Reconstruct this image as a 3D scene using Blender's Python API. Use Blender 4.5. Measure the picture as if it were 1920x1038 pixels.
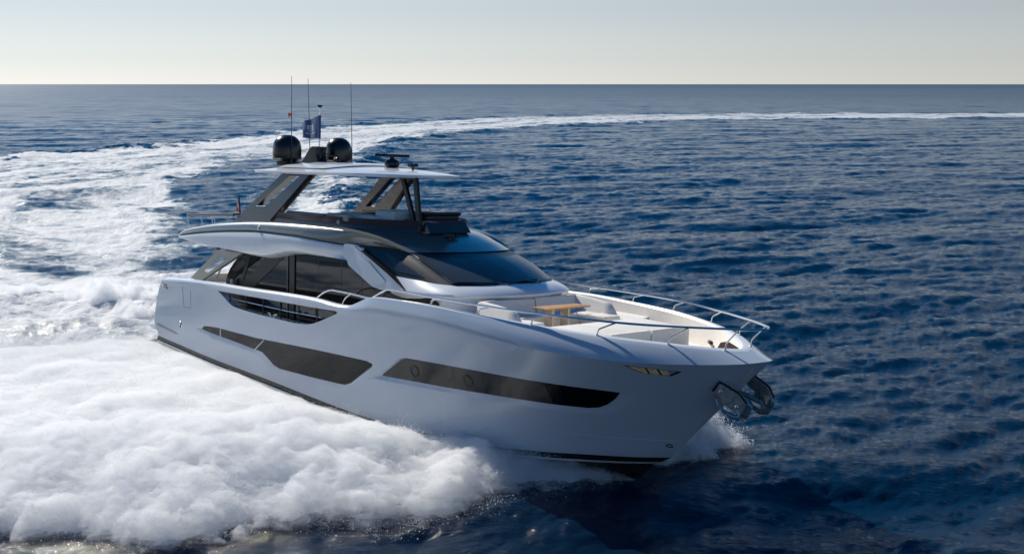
import bpy, bmesh, math, random
import numpy as np
from mathutils import Vector, Matrix
from mathutils.bvhtree import BVHTree
from mathutils.geometry import delaunay_2d_cdt

for o in list(bpy.data.objects):
    bpy.data.objects.remove(o)
SC = bpy.context.scene
COL = SC.collection
R = math.radians
rng = np.random.default_rng(11)

# ------------------------------------------------------------------ camera, sky, sun
CAM_H = 10.132
FOC = 1986.3                       # focal length in pixels of a 1920 px wide frame
cam = bpy.data.cameras.new('camera')
cam.sensor_width = 36.0
cam.lens = 36.0 * FOC / 1920
cam.clip_start = .5
cam.clip_end = 60000
camo = bpy.data.objects.new('camera', cam)
COL.objects.link(camo)
camo.location = (0, 0, CAM_H)
camo.rotation_euler = (R(90) - math.atan((519 - 157.5) / FOC), 0, 0)
SC.camera = camo

SUN_EL, SUN_AZ = R(35), R(-41)      # azimuth from +Y, negative is to the left
W = bpy.data.worlds.new('World')
SC.world = W
W.use_nodes = True
wn = W.node_tree
bg = wn.nodes['Background']
sky = wn.nodes.new('ShaderNodeTexSky')
sky.sky_type = 'NISHITA'
sky.sun_disc = False
sky.sun_elevation = SUN_EL
sky.sun_rotation = SUN_AZ
sky.altitude = 0
sky.air_density = 1.0
sky.dust_density = .03
sky.ozone_density = 2.5
hs = wn.nodes.new('ShaderNodeHueSaturation')           # the camera's muted white balance
tcw = wn.nodes.new('ShaderNodeTexCoord'); sxyz = wn.nodes.new('ShaderNodeSeparateXYZ')
wn.links.new(tcw.outputs['Generated'], sxyz.inputs[0])
rmp = wn.nodes.new('ShaderNodeMapRange')                 # pale haze low down, clear blue overhead
for i_, v_ in zip((1, 2, 3, 4), (.13, .27, .36, 1.7)): rmp.inputs[i_].default_value = v_
wn.links.new(sxyz.outputs['Z'], rmp.inputs[0])
wn.links.new(rmp.outputs[0], hs.inputs['Saturation'])
wb = wn.nodes.new('ShaderNodeMix'); wb.data_type = 'RGBA'; wb.blend_type = 'MULTIPLY'
wb.inputs['Factor'].default_value = 1
wb.inputs['B'].default_value = (.94, .97, 1.03, 1)
wn.links.new(sky.outputs[0], hs.inputs['Color'])
wn.links.new(hs.outputs[0], wb.inputs['A'])
wn.links.new(wb.outputs['Result'], bg.inputs[0])
bg.inputs[1].default_value = .059
sl = bpy.data.lights.new('sun', 'SUN')
sl.energy = 4.1
sl.angle = R(.53)
sl.color = (1, .93, .82)
so = bpy.data.objects.new('sun', sl)
COL.objects.link(so)
sdir = Vector((math.sin(SUN_AZ) * math.cos(SUN_EL), math.cos(SUN_AZ) * math.cos(SUN_EL), math.sin(SUN_EL)))
so.rotation_euler = sdir.to_track_quat('Z', 'Y').to_euler()
so.location = (0, 0, 60)
SC.view_settings.view_transform = 'Standard'
SC.view_settings.look = 'None'
SC.view_settings.exposure = .42
SC.view_settings.gamma = 1
SC.cycles.max_bounces = 8
SC.cycles.diffuse_bounces = 4
SC.cycles.glossy_bounces = 4
SC.cycles.volume_step_rate = .035
SC.cycles.volume_preview_step_rate = .05
SC.cycles.volume_max_steps = 256
SC.cycles.volume_bounces = 24
SC.cycles.max_bounces = 28
SC.cycles.sample_clamp_indirect = 6

# ------------------------------------------------------------------ materials
def mat(name, base, rough=.5, metal=0., coat=0., spec=.5, noise=0., nscale=8., bump=0., bscale=60., sheen=0., alpha=1., trans=0., ior=1.45):
    m = bpy.data.materials.new(name)
    m.use_nodes = True
    nt = m.node_tree
    p = nt.nodes['Principled BSDF']
    p.inputs['Base Color'].default_value = (*base, 1)
    p.inputs['Roughness'].default_value = rough
    p.inputs['Metallic'].default_value = metal
    p.inputs['Coat Weight'].default_value = coat
    p.inputs['Coat Roughness'].default_value = .04
    p.inputs['Specular IOR Level'].default_value = spec
    p.inputs['Sheen Weight'].default_value = sheen
    p.inputs['Transmission Weight'].default_value = trans
    p.inputs['IOR'].default_value = ior
    p.inputs['Alpha'].default_value = alpha
    if noise or bump:
        tc = nt.nodes.new('ShaderNodeTexCoord')
        if noise:
            n = nt.nodes.new('ShaderNodeTexNoise')
            n.inputs['Scale'].default_value = nscale
            n.inputs['Detail'].default_value = 6
            nt.links.new(tc.outputs['Object'], n.inputs['Vector'])
            mr = nt.nodes.new('ShaderNodeMapRange')
            mr.inputs[1].default_value = .3; mr.inputs[2].default_value = .7
            mr.inputs[3].default_value = 1 - noise; mr.inputs[4].default_value = 1 + noise
            nt.links.new(n.outputs['Fac'], mr.inputs[0])
            vm = nt.nodes.new('ShaderNodeVectorMath'); vm.operation = 'SCALE'
            vm.inputs[0].default_value = base
            nt.links.new(mr.outputs[0], vm.inputs['Scale'])
            nt.links.new(vm.outputs[0], p.inputs['Base Color'])
            mr2 = nt.nodes.new('ShaderNodeMapRange')
            mr2.inputs[1].default_value = .3; mr2.inputs[2].default_value = .7
            mr2.inputs[3].default_value = rough * (1 - noise); mr2.inputs[4].default_value = min(1, rough * (1 + 2 * noise))
            nt.links.new(n.outputs['Fac'], mr2.inputs[0])
            nt.links.new(mr2.outputs[0], p.inputs['Roughness'])
        if bump:
            n = nt.nodes.new('ShaderNodeTexNoise')
            n.inputs['Scale'].default_value = bscale
            n.inputs['Detail'].default_value = 4
            nt.links.new(tc.outputs['Object'], n.inputs['Vector'])
            b = nt.nodes.new('ShaderNodeBump')
            b.inputs['Strength'].default_value = bump
            b.inputs['Distance'].default_value = .01
            nt.links.new(n.outputs['Fac'], b.inputs['Height'])
            nt.links.new(b.outputs[0], p.inputs['Normal'])
    return m

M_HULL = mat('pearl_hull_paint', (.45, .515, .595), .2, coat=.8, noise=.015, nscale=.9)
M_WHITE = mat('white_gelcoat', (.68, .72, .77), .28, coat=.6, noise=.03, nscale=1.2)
M_DECK = mat('white_nonskid', (.74, .73, .71), .6, bump=.4, bscale=160)
M_BOTTOM = mat('antifouling', (.006, .008, .012), .45, noise=.3, nscale=3)
M_BOOT = mat('black_boot_stripe', (.012, .014, .017), .25)
M_GREY = mat('metallic_grey_paint', (.17, .18, .168), .30, metal=.35, coat=.8, noise=.03)
M_DARK = mat('dark_grey_paint', (.028, .034, .040), .28, coat=.5, noise=.05)
M_BLACK = mat('black_plastic', (.009, .010, .012), .35, noise=.15, nscale=20)
M_DOME = mat('black_gloss_dome', (.008, .010, .011), .26, coat=.25)
M_GLASS = mat('dark_tinted_glass', (.008, .011, .013), .03, spec=.55)
M_SCREEN = mat('windscreen_mesh', (.024, .032, .038), .34, spec=.5, noise=.1, nscale=30)
M_SCREEN2 = mat('windscreen_pane', (.040, .056, .070), .22, spec=.5)
M_HGLASS = mat('hull_glass', (.013, .015, .016), .07, spec=.5, noise=.15, nscale=14)
M_HGLASS2 = mat('hull_glass_black', (.003, .004, .006), .05, spec=.22)
M_SMOKE = mat('smoked_acrylic', (.060, .038, .042), .06, spec=.5)
M_CHROME = mat('polished_steel', (.80, .78, .74), .22, metal=1)
M_ANCHOR = mat('anchor_steel', (.32, .34, .34), .28, metal=.7, noise=.2, nscale=9)
M_GOLD = mat('amber_lens_reflector', (.92, .66, .32), .25, metal=.0, noise=.22, nscale=12)
M_LENS = mat('clear_lens', (.75, .77, .8), .06, metal=.6)
M_CUSH = mat('cream_upholstery', (.72, .70, .66), .8, sheen=.15, bump=.25, bscale=40, noise=.04)
M_CUSHG = mat('grey_upholstery', (.40, .39, .38), .8, bump=.25, bscale=40, noise=.05)
M_CREAM = mat('cream_gelcoat', (.76, .72, .66), .4, coat=.2, noise=.03)
M_WOODL = mat('pale_wood_leg', (.62, .50, .36), .5, noise=.08, nscale=10)
M_TEAK = mat('teak_tabletop', (.48, .26, .10), .42, noise=.18, nscale=7)
M_RAILW = mat('dark_wood_rail', (.030, .018, .018), .3)
M_CANVAS = mat('dark_clear_canvas', (.014, .013, .012), .25, coat=.4, noise=.45, nscale=6, bump=1, bscale=7)
M_BROWN = mat('brown_bronze', (.10, .05, .03), .4)
M_RED = mat('red_cloth', (.55, .04, .03), .8)
M_NAVY = mat('navy_cloth', (.045, .085, .21), .8, noise=.12, nscale=5)
M_PALE = mat('white_print', (.50, .56, .66), .8)
M_WCLOTH = mat('white_cloth', (.7, .68, .66), .8)
M_LINE = mat('pinstripe_white', (.62, .65, .68), .3, coat=.4)
M_ALU = mat('bronze_badge', (.42, .36, .26), .25, metal=.9)

# ------------------------------------------------------------------ helpers
def link(o, parent=None):
    COL.objects.link(o)
    if parent is not None:
        o.parent = parent
    return o

def mesh_obj(name, verts, faces, mats, parent=None, fmat=None, sharp=30, smooth=True):
    me = bpy.data.meshes.new(name)
    me.from_pydata([tuple(map(float, v)) for v in verts], [], faces)
    mats = mats if isinstance(mats, (list, tuple)) else [mats]
    for m in mats: me.materials.append(m)
    if fmat is not None:
        me.polygons.foreach_set('material_index', list(fmat))
    bm = bmesh.new(); bm.from_mesh(me)
    bmesh.ops.remove_doubles(bm, verts=bm.verts, dist=1e-5)
    bmesh.ops.recalc_face_normals(bm, faces=bm.faces)
    bm.to_mesh(me); bm.free()
    if smooth:
        me.shade_smooth()
        me.set_sharp_from_angle(angle=R(sharp))
    o = bpy.data.objects.new(name, me)
    return link(o, parent)

class MB:
    def __init__(s): s.v = []; s.f = []; s.m = []
    def add(s, v, f, m=0):
        b = len(s.v); s.v += [tuple(map(float, p)) for p in v]
        s.f += [tuple(i + b for i in q) for q in f]; s.m += [m] * len(f)
    def loft(s, rows, closed=False, m=0, cap0=False, cap1=False):
        n = len(rows[0]); v = [p for r in rows for p in r]; f = []
        for i in range(len(rows) - 1):
            for j in range(n if closed else n - 1):
                k = (j + 1) % n
                f.append((i*n+j, i*n+k, (i+1)*n+k, (i+1)*n+j))
        if cap0: f.append(tuple(range(n)))
        if cap1: f.append(tuple((len(rows)-1)*n + j for j in range(n)))
        s.add(v, f, m)
    def tube(s, pts, r, seg=8, m=0, cap=True):
        P = [Vector(p) for p in pts]
        rs = r if isinstance(r, (list, tuple)) else [r] * len(P)
        rows = []; up = None
        for i, p in enumerate(P):
            a = P[max(i-1, 0)]; b = P[min(i+1, len(P)-1)]
            t = (b - a).normalized()
            if up is None:
                up = Vector((0, 0, 1)) if abs(t.z) < .9 else Vector((0, 1, 0))
            x = t.cross(up).normalized(); y = x.cross(t).normalized(); up = y
            rows.append([p + (x*math.cos(q) + y*math.sin(q)) * rs[i] for q in [2*math.pi*k/seg for k in range(seg)]])
        s.loft(rows, True, m, cap, cap)
    def box(s, a, b, bev=0., m=0):
        """box between corners with chamfered vertical and horizontal edges"""
        x0, y0, z0 = [min(p, q) for p, q in zip(a, b)]; x1, y1, z1 = [max(p, q) for p, q in zip(a, b)]
        e = min(bev, (x1-x0)/2.2, (y1-y0)/2.2, (z1-z0)/2.2)
        def ring(z, i):
            X0, X1, Y0, Y1 = x0+i, x1-i, y0+i, y1-i
            c = e * 1.0
            if e <= 0: return [(X0, Y0, z), (X1, Y0, z), (X1, Y1, z), (X0, Y1, z)]
            return [(X0+c, Y0, z), (X1-c, Y0, z), (X1, Y0+c, z), (X1, Y1-c, z), (X1-c, Y1, z), (X0+c, Y1, z), (X0, Y1-c, z), (X0, Y0+c, z)]
        if e <= 0: rows = [ring(z0, 0), ring(z1, 0)]
        else: rows = [ring(z0, e), ring(z0 + e*.3, e*.3), ring(z0+e, 0), ring(z1-e, 0), ring(z1-e*.3, e*.3), ring(z1, e)]
        s.loft(rows, True, m, True, True)
    def prism(s, poly, y0, y1, m=0, shear=None):
        """polygon in (x,z) extruded from y0 to y1; shear(x,z) adds to y"""
        sh = shear or (lambda x, z: 0)
        n = len(poly)
        v = [(x, y0 + sh(x, z), z) for x, z in poly] + [(x, y1 + sh(x, z), z) for x, z in poly]
        f = [tuple(range(n)), tuple(range(n, 2*n))] + [(i, (i+1) % n, n + (i+1) % n, n + i) for i in range(n)]
        s.add(v, f, m)
    def build(s, name, mats, parent=None, sharp=30, label=None):
        o = mesh_obj(name, s.v, s.f, mats, parent, s.m, sharp)
        if label: o['label'] = label
        return o

def tag(o, label, cat, group=None, kind=None):
    o['label'] = label; o['category'] = cat
    if group: o['group'] = group
    if kind: o['kind'] = kind

def fillet(pts, r, n=5):
    """round the corners of an open 3-D polyline"""
    P = [Vector(p) for p in pts]; out = [P[0]]
    for i in range(1, len(P)-1):
        a, b, c = P[i-1], P[i], P[i+1]
        d1 = min(r, (a-b).length*.45); d2 = min(r, (c-b).length*.45)
        p = b + (a-b).normalized()*d1; q = b + (c-b).normalized()*d2
        for k in range(n+1):
            t = k/n; out.append(p*(1-t)**2 + b*2*t*(1-t) + q*t*t)
    out.append(P[-1]); return out

def round_poly(poly, r, n=4):
    N = len(poly); out = []
    for i in range(N):
        a, b, c = (Vector(poly[(i-1) % N]), Vector(poly[i]), Vector(poly[(i+1) % N]))
        rr = r[i] if isinstance(r, (list, tuple)) else r
        d1 = min(rr, (a-b).length*.45); d2 = min(rr, (c-b).length*.45)
        p = b + (a-b).normalized()*d1; q = b + (c-b).normalized()*d2
        for k in range(n+1):
            t = k/n; v = p*(1-t)**2 + b*2*t*(1-t) + q*t*t
            out.append((v.x, v.y))
    return out

def densify(poly, step):
    out = []; N = len(poly)
    for i in range(N):
        a = np.array(poly[i]); b = np.array(poly[(i+1) % N])
        k = max(1, int(np.ceil(np.linalg.norm(b-a)/step)))
        out += [tuple(a + (b-a)*j/k) for j in range(k)]
    return out

def cdt(poly):
    n = len(poly)
    v, e, f, *_ = delaunay_2d_cdt([Vector(p) for p in poly], [(i, (i+1) % n) for i in range(n)], [], 1, 1e-6)
    return [tuple(p) for p in v], [tuple(q) for q in f]
def pchip(xs, ys):
    xs = np.asarray(xs, float); ys = np.asarray(ys, float)
    h = np.diff(xs); d = np.diff(ys) / h
    m = np.zeros(len(xs)); m[0] = d[0]; m[-1] = d[-1]
    for i in range(1, len(xs) - 1):
        if d[i-1] * d[i] > 0:
            w1 = 2*h[i] + h[i-1]; w2 = h[i] + 2*h[i-1]
            m[i] = (w1 + w2) / (w1/d[i-1] + w2/d[i])
    def f(x):
        x = np.clip(np.asarray(x, float), xs[0], xs[-1])
        i = np.clip(np.searchsorted(xs, x) - 1, 0, len(xs) - 2)
        t = (x - xs[i]) / h[i]
        return ((1+2*t)*(1-t)**2*ys[i] + t*(1-t)**2*h[i]*m[i]
                + t*t*(3-2*t)*ys[i+1] + t*t*(t-1)*h[i]*m[i+1])
    return f

def table(pts):
    a = np.array(pts, float)
    return pchip(a[:, 0], a[:, 1])

# boot stripe top edge, knuckle line, gunwale, cockpit sole: measured in yacht space
STRIPE_Y = table([(0, 2.85), (8, 2.88), (12, 2.85), (15, 2.72), (17.2, 2.46), (19, 2.1), (20.6, 1.63), (22, 1.11), (23.2, .47), (23.8, 0)])
STRIPE_Z = table([(0, .31), (.78, .28), (5.3, .06), (9.1, -.05), (12.3, -.19), (15, -.29), (17.2, -.30), (19, -.27), (20.6, -.18), (22, -.05), (23.2, .04), (23.8, .09)])
KNUCK_Y = table([(0, 2.96), (3, 3.06), (8, 3.14), (16, 3.16), (18, 3.16), (19.8, 3.12), (21.5, 2.98), (23.2, 2.6), (24.6, 1.92), (25.5, 1.25), (26.1, .62), (26.35, .26), (26.42, 0)])
KNUCK_Z = table([(0, 2.42), (1.5, 2.46), (4.6, 2.66), (12.4, 2.8), (15.3, 2.79), (18, 2.79), (22, 2.76), (24, 2.73), (25.2, 2.77), (26.1, 2.83), (26.42, 2.88)])
GUN_Y = table([(0, 2.9), (2, 2.96), (8, 3.07), (18, 3.10), (19.8, 3.01), (21.5, 2.77), (23.2, 2.24), (24.6, 1.46), (25.4, .78), (25.75, .3), (25.86, 0)])
GUN_Z = table([(0, 2.5), (1.5, 2.56), (1.81, 2.6), (4.6, 2.77), (8, 2.87), (12.4, 2.97), (13.6, 2.93), (14.15, 2.95), (14.5, 3.06), (15.1, 3.27), (15.4, 3.33), (16, 3.36), (18, 3.385), (19.8, 3.335), (21.5, 3.285), (23.2, 3.205), (24.6, 3.135), (25.86, 3.03)])
TRANSOM_X = table([(-1.2, .75), (.0, .75), (.31, .75), (.75, .45), (1.0, .52), (2.17, 1.1), (2.6, 1.5)])
def flare(x): return 1.0 + .45 * np.clip((np.asarray(x, float) - 14) / 9, 0, 1)
NU = 200
def hull_rows():
    """outer starboard skin: list of (points[NU,3], zone) from keel to the gunwale's outer edge"""
    s = np.linspace(0, 1, NU); u = 1 - (1 - s) ** 1.55
    def line(yf, zf, xend, dy=0, dz=0):
        z0 = float(zf(0)) + dz
        x0 = float(TRANSOM_X(z0))
        x = x0 + u * (xend - x0)
        y = yf(x * 1.0); y = np.maximum(y + dy * np.clip((xend - x) / 1.2, 0, 1), 0)
        y[-1] = 0
        return np.stack([x, -y, zf(x) + dz], 1)
    rows = []
    kx = .75 + u * (22.5 - .75)
    keel = np.stack([kx, 0 * kx, -.95 + .2 * np.clip((kx - 19) / 3.5, 0, 1) ** 2], 1)
    chine = line(lambda x: STRIPE_Y(x + .55), STRIPE_Z, 23.25, .02, -.24)
    white0 = line(lambda x: STRIPE_Y(x + .48), STRIPE_Z, 23.32, .05, -.22)
    white1 = line(lambda x: STRIPE_Y(x + .32), STRIPE_Z, 23.48, .05, -.155)
    strip0 = line(lambda x: STRIPE_Y(x + .29), STRIPE_Z, 23.51, .0, -.145)
    strip = line(STRIPE_Y, STRIPE_Z, 23.8)
    knuck = line(KNUCK_Y, KNUCK_Z, 26.42)
    gun = line(GUN_Y, GUN_Z, 25.86)
    for k in range(6):
        t = k / 6
        p = keel * (1 - t) + chine * t
        p[:, 2] -= .12 * np.sin(np.pi * t) * np.clip((p[:, 0] - 14) / 8, 0, 1)
        rows.append((p, 'bottom'))
    rows += [(chine, 'bottom'), (white0, 'line'), (white1, 'boot'), (strip0, 'boot')]
    n = 16
    for k in range(n):
        h = k / n
        p = strip * (1 - h) + knuck * h
        g = h ** flare(p[:, 0])
        p[:, 1] = strip[:, 1] * (1 - g) + knuck[:, 1] * g
        # transom rake
        rows.append((p, 'white'))
    m = 5
    for k in range(m + 1):
        t = k / m
        p = knuck * (1 - t) + gun * t
        p[:, 1] -= .05 * np.sin(np.pi * t) * np.clip((26.2 - p[:, 0]) / 2, 0, 1)
        rows.append((p, 'white'))
    return rows

# ------------------------------------------------------------------ the yacht's frame: x forward, y port, z up
YR = np.array([[0.6743, 0.7378, 0.0314], [-0.7373, 0.6703, 0.0846], [0.0414, -0.0802, 0.9959]])
YT = np.array([-12.1185, 42.4588, 0.0])
YU, _s, YV = np.linalg.svd(YR); YR = YU @ YV
yacht = bpy.data.objects.new('motor_yacht', None)
COL.objects.link(yacht)
yacht.matrix_world = Matrix([[*YR[0], YT[0]], [*YR[1], YT[1]], [*YR[2], YT[2]], [0, 0, 0, 1]])
tag(yacht, 'white motor yacht with grey upper deck speeding towards the right with bow raised', 'yacht')
def yw(p): return YR @ np.asarray(p, float) + YT

# ------------------------------------------------------------------ hull
def build_hull():
    rows = hull_rows()
    # rake of the transom
    s = np.linspace(0, 1, NU); u = 1 - (1 - s) ** 1.55
    for p, zn in rows:
        x0 = float(TRANSOM_X(p[0, 2]))
        p[:, 0] += (x0 - p[0, 0]) * np.clip(1 - u * 3, 0, 1) ** 2
    outer = [p for p, z in rows]; zones = [z for p, z in rows]
    gun = outer[-1]
    def inner(off, zf, xend):
        x = gun[0, 0] + .0 + u * (xend - gun[0, 0])
        y = np.maximum(GUN_Y(x * 1.0 + (25.86 - xend) * np.clip((x-18)/7, 0, 1)) - off, 0)
        y[-1] = 0
        return np.stack([x, -y, zf(x)], 1)
    capr = inner(.05, lambda x: GUN_Z(x) + .022, 25.80)
    capi = inner(.13, lambda x: GUN_Z(x) + .018, 25.70)
    ins = inner(.17, lambda x: GUN_Z(x) - .03, 25.66)
    DZ = table([(0, 1.95), (14.2, 1.95), (16, 2.6), (26, 2.6)])
    wall = inner(.24, DZ, 25.45)
    mid = wall * np.array([1, .5, 1]); cen = wall * np.array([1, 0, 1])
    allr = outer + [capr, capi, ins, wall, mid, cen]
    zn = zones[:-1] + ['cap'] * 3 + ['cream', 'deck', 'deck', '']
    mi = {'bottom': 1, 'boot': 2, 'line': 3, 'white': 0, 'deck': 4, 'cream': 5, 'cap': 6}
    V = []; F = []; Mi = []
    nr = len(allr)
    for sg in (1, -1):
        b = len(V)
        for r in allr: V += [(x, y * sg, z) for x, y, z in r]
        for i in range(nr - 1):
            for j in range(NU - 1):
                q = (b+i*NU+j, b+i*NU+j+1, b+(i+1)*NU+j+1, b+(i+1)*NU+j)
                F.append(q); Mi.append(mi[zn[i]])
    me = bpy.data.meshes.new('hull')
    me.from_pydata([tuple(map(float, v)) for v in V], [], F)
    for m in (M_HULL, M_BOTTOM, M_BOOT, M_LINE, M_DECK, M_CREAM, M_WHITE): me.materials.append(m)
    me.polygons.foreach_set('material_index', Mi)
    bm = bmesh.new(); bm.from_mesh(me)
    bmesh.ops.remove_doubles(bm, verts=bm.verts, dist=2e-4)
    bmesh.ops.dissolve_degenerate(bm, edges=bm.edges, dist=1e-5)
    be = [e for e in bm.edges if e.is_boundary]
    res = bmesh.ops.holes_fill(bm, edges=be, sides=0)
    bmesh.ops.triangulate(bm, faces=[f for f in bm.faces if len(f.verts) > 4])
    bmesh.ops.recalc_face_normals(bm, faces=bm.faces)
    bm.to_mesh(me)
    tree = BVHTree.FromBMesh(bm)
    nb = len([e for e in bm.edges if not e.is_manifold])
    print('hull non-manifold edges', nb)
    bm.free()
    return link(bpy.data.objects.new('hull', me), yacht), tree

hull, HT = build_hull()
def skin(x, z, side=-1):
    """y of the hull's outer skin at (x,z)"""
    h = HT.ray_cast(Vector((x, side * 8, z)), Vector((0, -side, 0)))
    return h[0].y if h[0] is not None else side * .05

def pocket_outline(pairs, step=.35):
    inn = [p[0] for p in pairs]; out = [p[1] for p in pairs]
    I = []; O = []; N = len(pairs)
    for i in range(N):
        a, b = np.array(inn[i]), np.array(inn[(i+1) % N]); c, d = np.array(out[i]), np.array(out[(i+1) % N])
        k = max(1, int(np.ceil(np.linalg.norm(b-a)/step)))
        for j in range(k):
            I.append(tuple(a+(b-a)*j/k)); O.append(tuple(c+(d-c)*j/k))
    return I, O

def patch(poly, off, side):
    v, f = cdt(poly)
    return [(x, skin(x, z, side) - side * -off, z) for x, z in v], f   # off>0 is outwards

def cutter(I, O, depth, side):
    """closed solid: outer outline just off the skin, inner outline sunk by depth"""
    n = len(I)
    vi, fi = cdt(I)
    vo, fo = cdt(O)
    assert len(vi) == n and len(vo) == n, (len(vi), len(vo), n)
    A = [(x, skin(x, z, side) + side * .001, z) for x, z in vo]
    A2 = [(x, skin(x, z, side) + side * .25, z) for x, z in vo]
    B = [(x, skin(x, z, side) - side * depth, z) for x, z in vi]
    V = A2 + A + B
    F = [tuple(q) for q in fo] + [tuple(i + 2*n for i in q) for q in fi]
    for i in range(n):
        k = (i+1) % n
        F.append((i, k, n+k, n+i)); F.append((n+i, n+k, 2*n+k, 2*n+i))
    return V, F

def cut(obj, V, F, m=None):
    me = bpy.data.meshes.new('c'); me.from_pydata([tuple(map(float, v)) for v in V], [], F)
    bm = bmesh.new(); bm.from_mesh(me)
    bmesh.ops.triangulate(bm, faces=bm.faces)
    bmesh.ops.recalc_face_normals(bm, faces=bm.faces); bm.to_mesh(me); bm.free()
    me.materials.append(m or M_HULL)
    c = bpy.data.objects.new('c', me); COL.objects.link(c); c.parent = obj.parent
    md = obj.modifiers.new('b', 'BOOLEAN'); md.operation = 'DIFFERENCE'; md.object = c; md.solver = 'EXACT'
    bpy.context.view_layer.update()
    dg = bpy.context.evaluated_depsgraph_get()
    new = bpy.data.meshes.new_from_object(obj.evaluated_get(dg))
    n0 = len(obj.data.polygons)
    obj.modifiers.clear()
    obj.data = new
    bpy.data.objects.remove(c)
    print('cut', n0, len(new.polygons))

# glass outline (inner) and pocket mouth (outer) in (x,z), measured
AFT = [((4.55, 1.05), (4.18, 1.02)), ((4.78, 1.165), (4.74, 1.19)), ((5.79, 1.235), (5.79, 1.255)), ((8.6, 1.245), (8.6, 1.265)), ((12.53, 1.385), (12.53, 1.405)), ((14.95, 1.435), (14.95, 1.455)), ((15.18, 1.40), (15.25, 1.40)), ((15.14, 1.33), (15.2, 1.30)),
       ((14.0, .64), (14.05, .57)), ((13.72, .535), (13.72, .42)), ((13.45, .515), (13.45, .39)), ((11.8, .465), (11.8, .34)), ((9.97, .43), (9.75, .30)), ((9.6, .50), (9.35, .39)), ((9.155, .715), (8.95, .56)),
       ((8.9, .82), (8.6, .69)), ((8.65, .84), (8.3, .75)), ((8.07, .865), (8.0, .765)), ((7.15, .915), (7.05, .81)), ((5.94, .957), (5.7, .868)), ((5.29, .985), (4.95, .90)), ((4.75, 1.02), (4.42, .935))]
FWD = [((16.81, 1.80), (16.81, 1.815)), ((17.38, 1.825), (17.38, 1.84)), ((18.68, 1.855), (18.68, 1.87)), ((19.72, 1.87), (19.72, 1.885)), ((21.8, 1.87), (21.8, 1.885)), ((23.03, 1.87), (23.03, 1.885)), ((23.5, 1.855), (23.9, 1.86)),
       ((23.3, 1.66), (23.62, 1.60)), ((23.03, 1.47), (23.2, 1.36)), ((22.8, 1.362), (22.85, 1.235)), ((22.53, 1.315), (22.5, 1.17)), ((21.55, 1.28), (21.5, 1.13)), ((20.73, 1.275), (20.7, 1.13)), ((19.51, 1.25), (19.45, 1.11)),
       ((18.03, 1.20), (18.0, 1.07)), ((16.77, 1.16), (16.7, 1.03)), ((15.6, 1.115), (14.95, .96)), ((15.68, 1.19), (15.55, 1.2)), ((16.6, 1.74), (16.55, 1.76))]
OPEN = round_poly([(6.1, 2.585), (6.55, 2.40), (7.08, 2.15), (8.12, 2.105), (9.36, 2.08), (11.25, 2.08), (12.04, 2.14), (12.67, 2.325), (13.70, 2.70), (13.52, 2.745), (12.1, 2.70), (9.5, 2.655)],
                  [.02, .3, .3, .5, .5, .5, .4, .5, .06, .05, .3, .3], 4)
hull_glass = []
for side in (-1, 1):
    for PR, dp in ((AFT, .045), (FWD, .065)):
        I, O = pocket_outline(PR)
        V, F = cutter(I, O, dp, side)
        hull_glass.append((side, PR, I, dp))
        V0 = (V, F)
        cut(hull, V, F)
    # bulwark opening right through the wall
    o2 = densify(OPEN, .5); n = len(o2); v2, f2 = cdt(o2)
    V = [(x, side * 3.4, z) for x, z in v2] + [(x, side * 2.55, z) for x, z in v2]
    F = [tuple(q) for q in f2] + [tuple(i+n for i in q) for q in f2] + [(i, (i+1) % n, n+(i+1) % n, n+i) for i in range(n)]
    cut(hull, V, F)
hull.data.shade_smooth(); hull.data.set_sharp_from_angle(angle=R(28))

def clip_poly(poly, xa, xb):
    """convex-in-x clip of an (x,z) outline to xa..xb"""
    out = poly
    for lim, keep in ((xa, 1), (xb, -1)):
        res = []
        for i in range(len(out)):
            a, b = out[i], out[(i+1) % len(out)]
            ia, ib = (a[0]-lim)*keep >= 0, (b[0]-lim)*keep >= 0
            if ia: res.append(a)
            if ia != ib:
                t = (lim-a[0])/(b[0]-a[0]); res.append((lim, a[1]+(b[1]-a[1])*t))
        out = res
    return out

def hull_panel(name, I, dp, side, m, parent, off=.02, label=None):
    I = [p for i, p in enumerate(I) if i == 0 or (abs(p[0]-I[i-1][0]) + abs(p[1]-I[i-1][1])) > 1e-4]
    v, f = cdt(I); n = len(I)
    a = [(x, skin(x, z, side) - side*(dp-off), z) for x, z in v]
    b = [(x, skin(x, z, side) - side*(dp+.01), z) for x, z in v]
    F = list(f) + [tuple(i+len(v) for i in q) for q in f] + [(i, (i+1) % n, len(v)+(i+1) % n, len(v)+i) for i in range(n)]
    o = mesh_obj(name, a+b, F, m, parent, None, 30)
    if label: o['label'] = label
    return o

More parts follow.
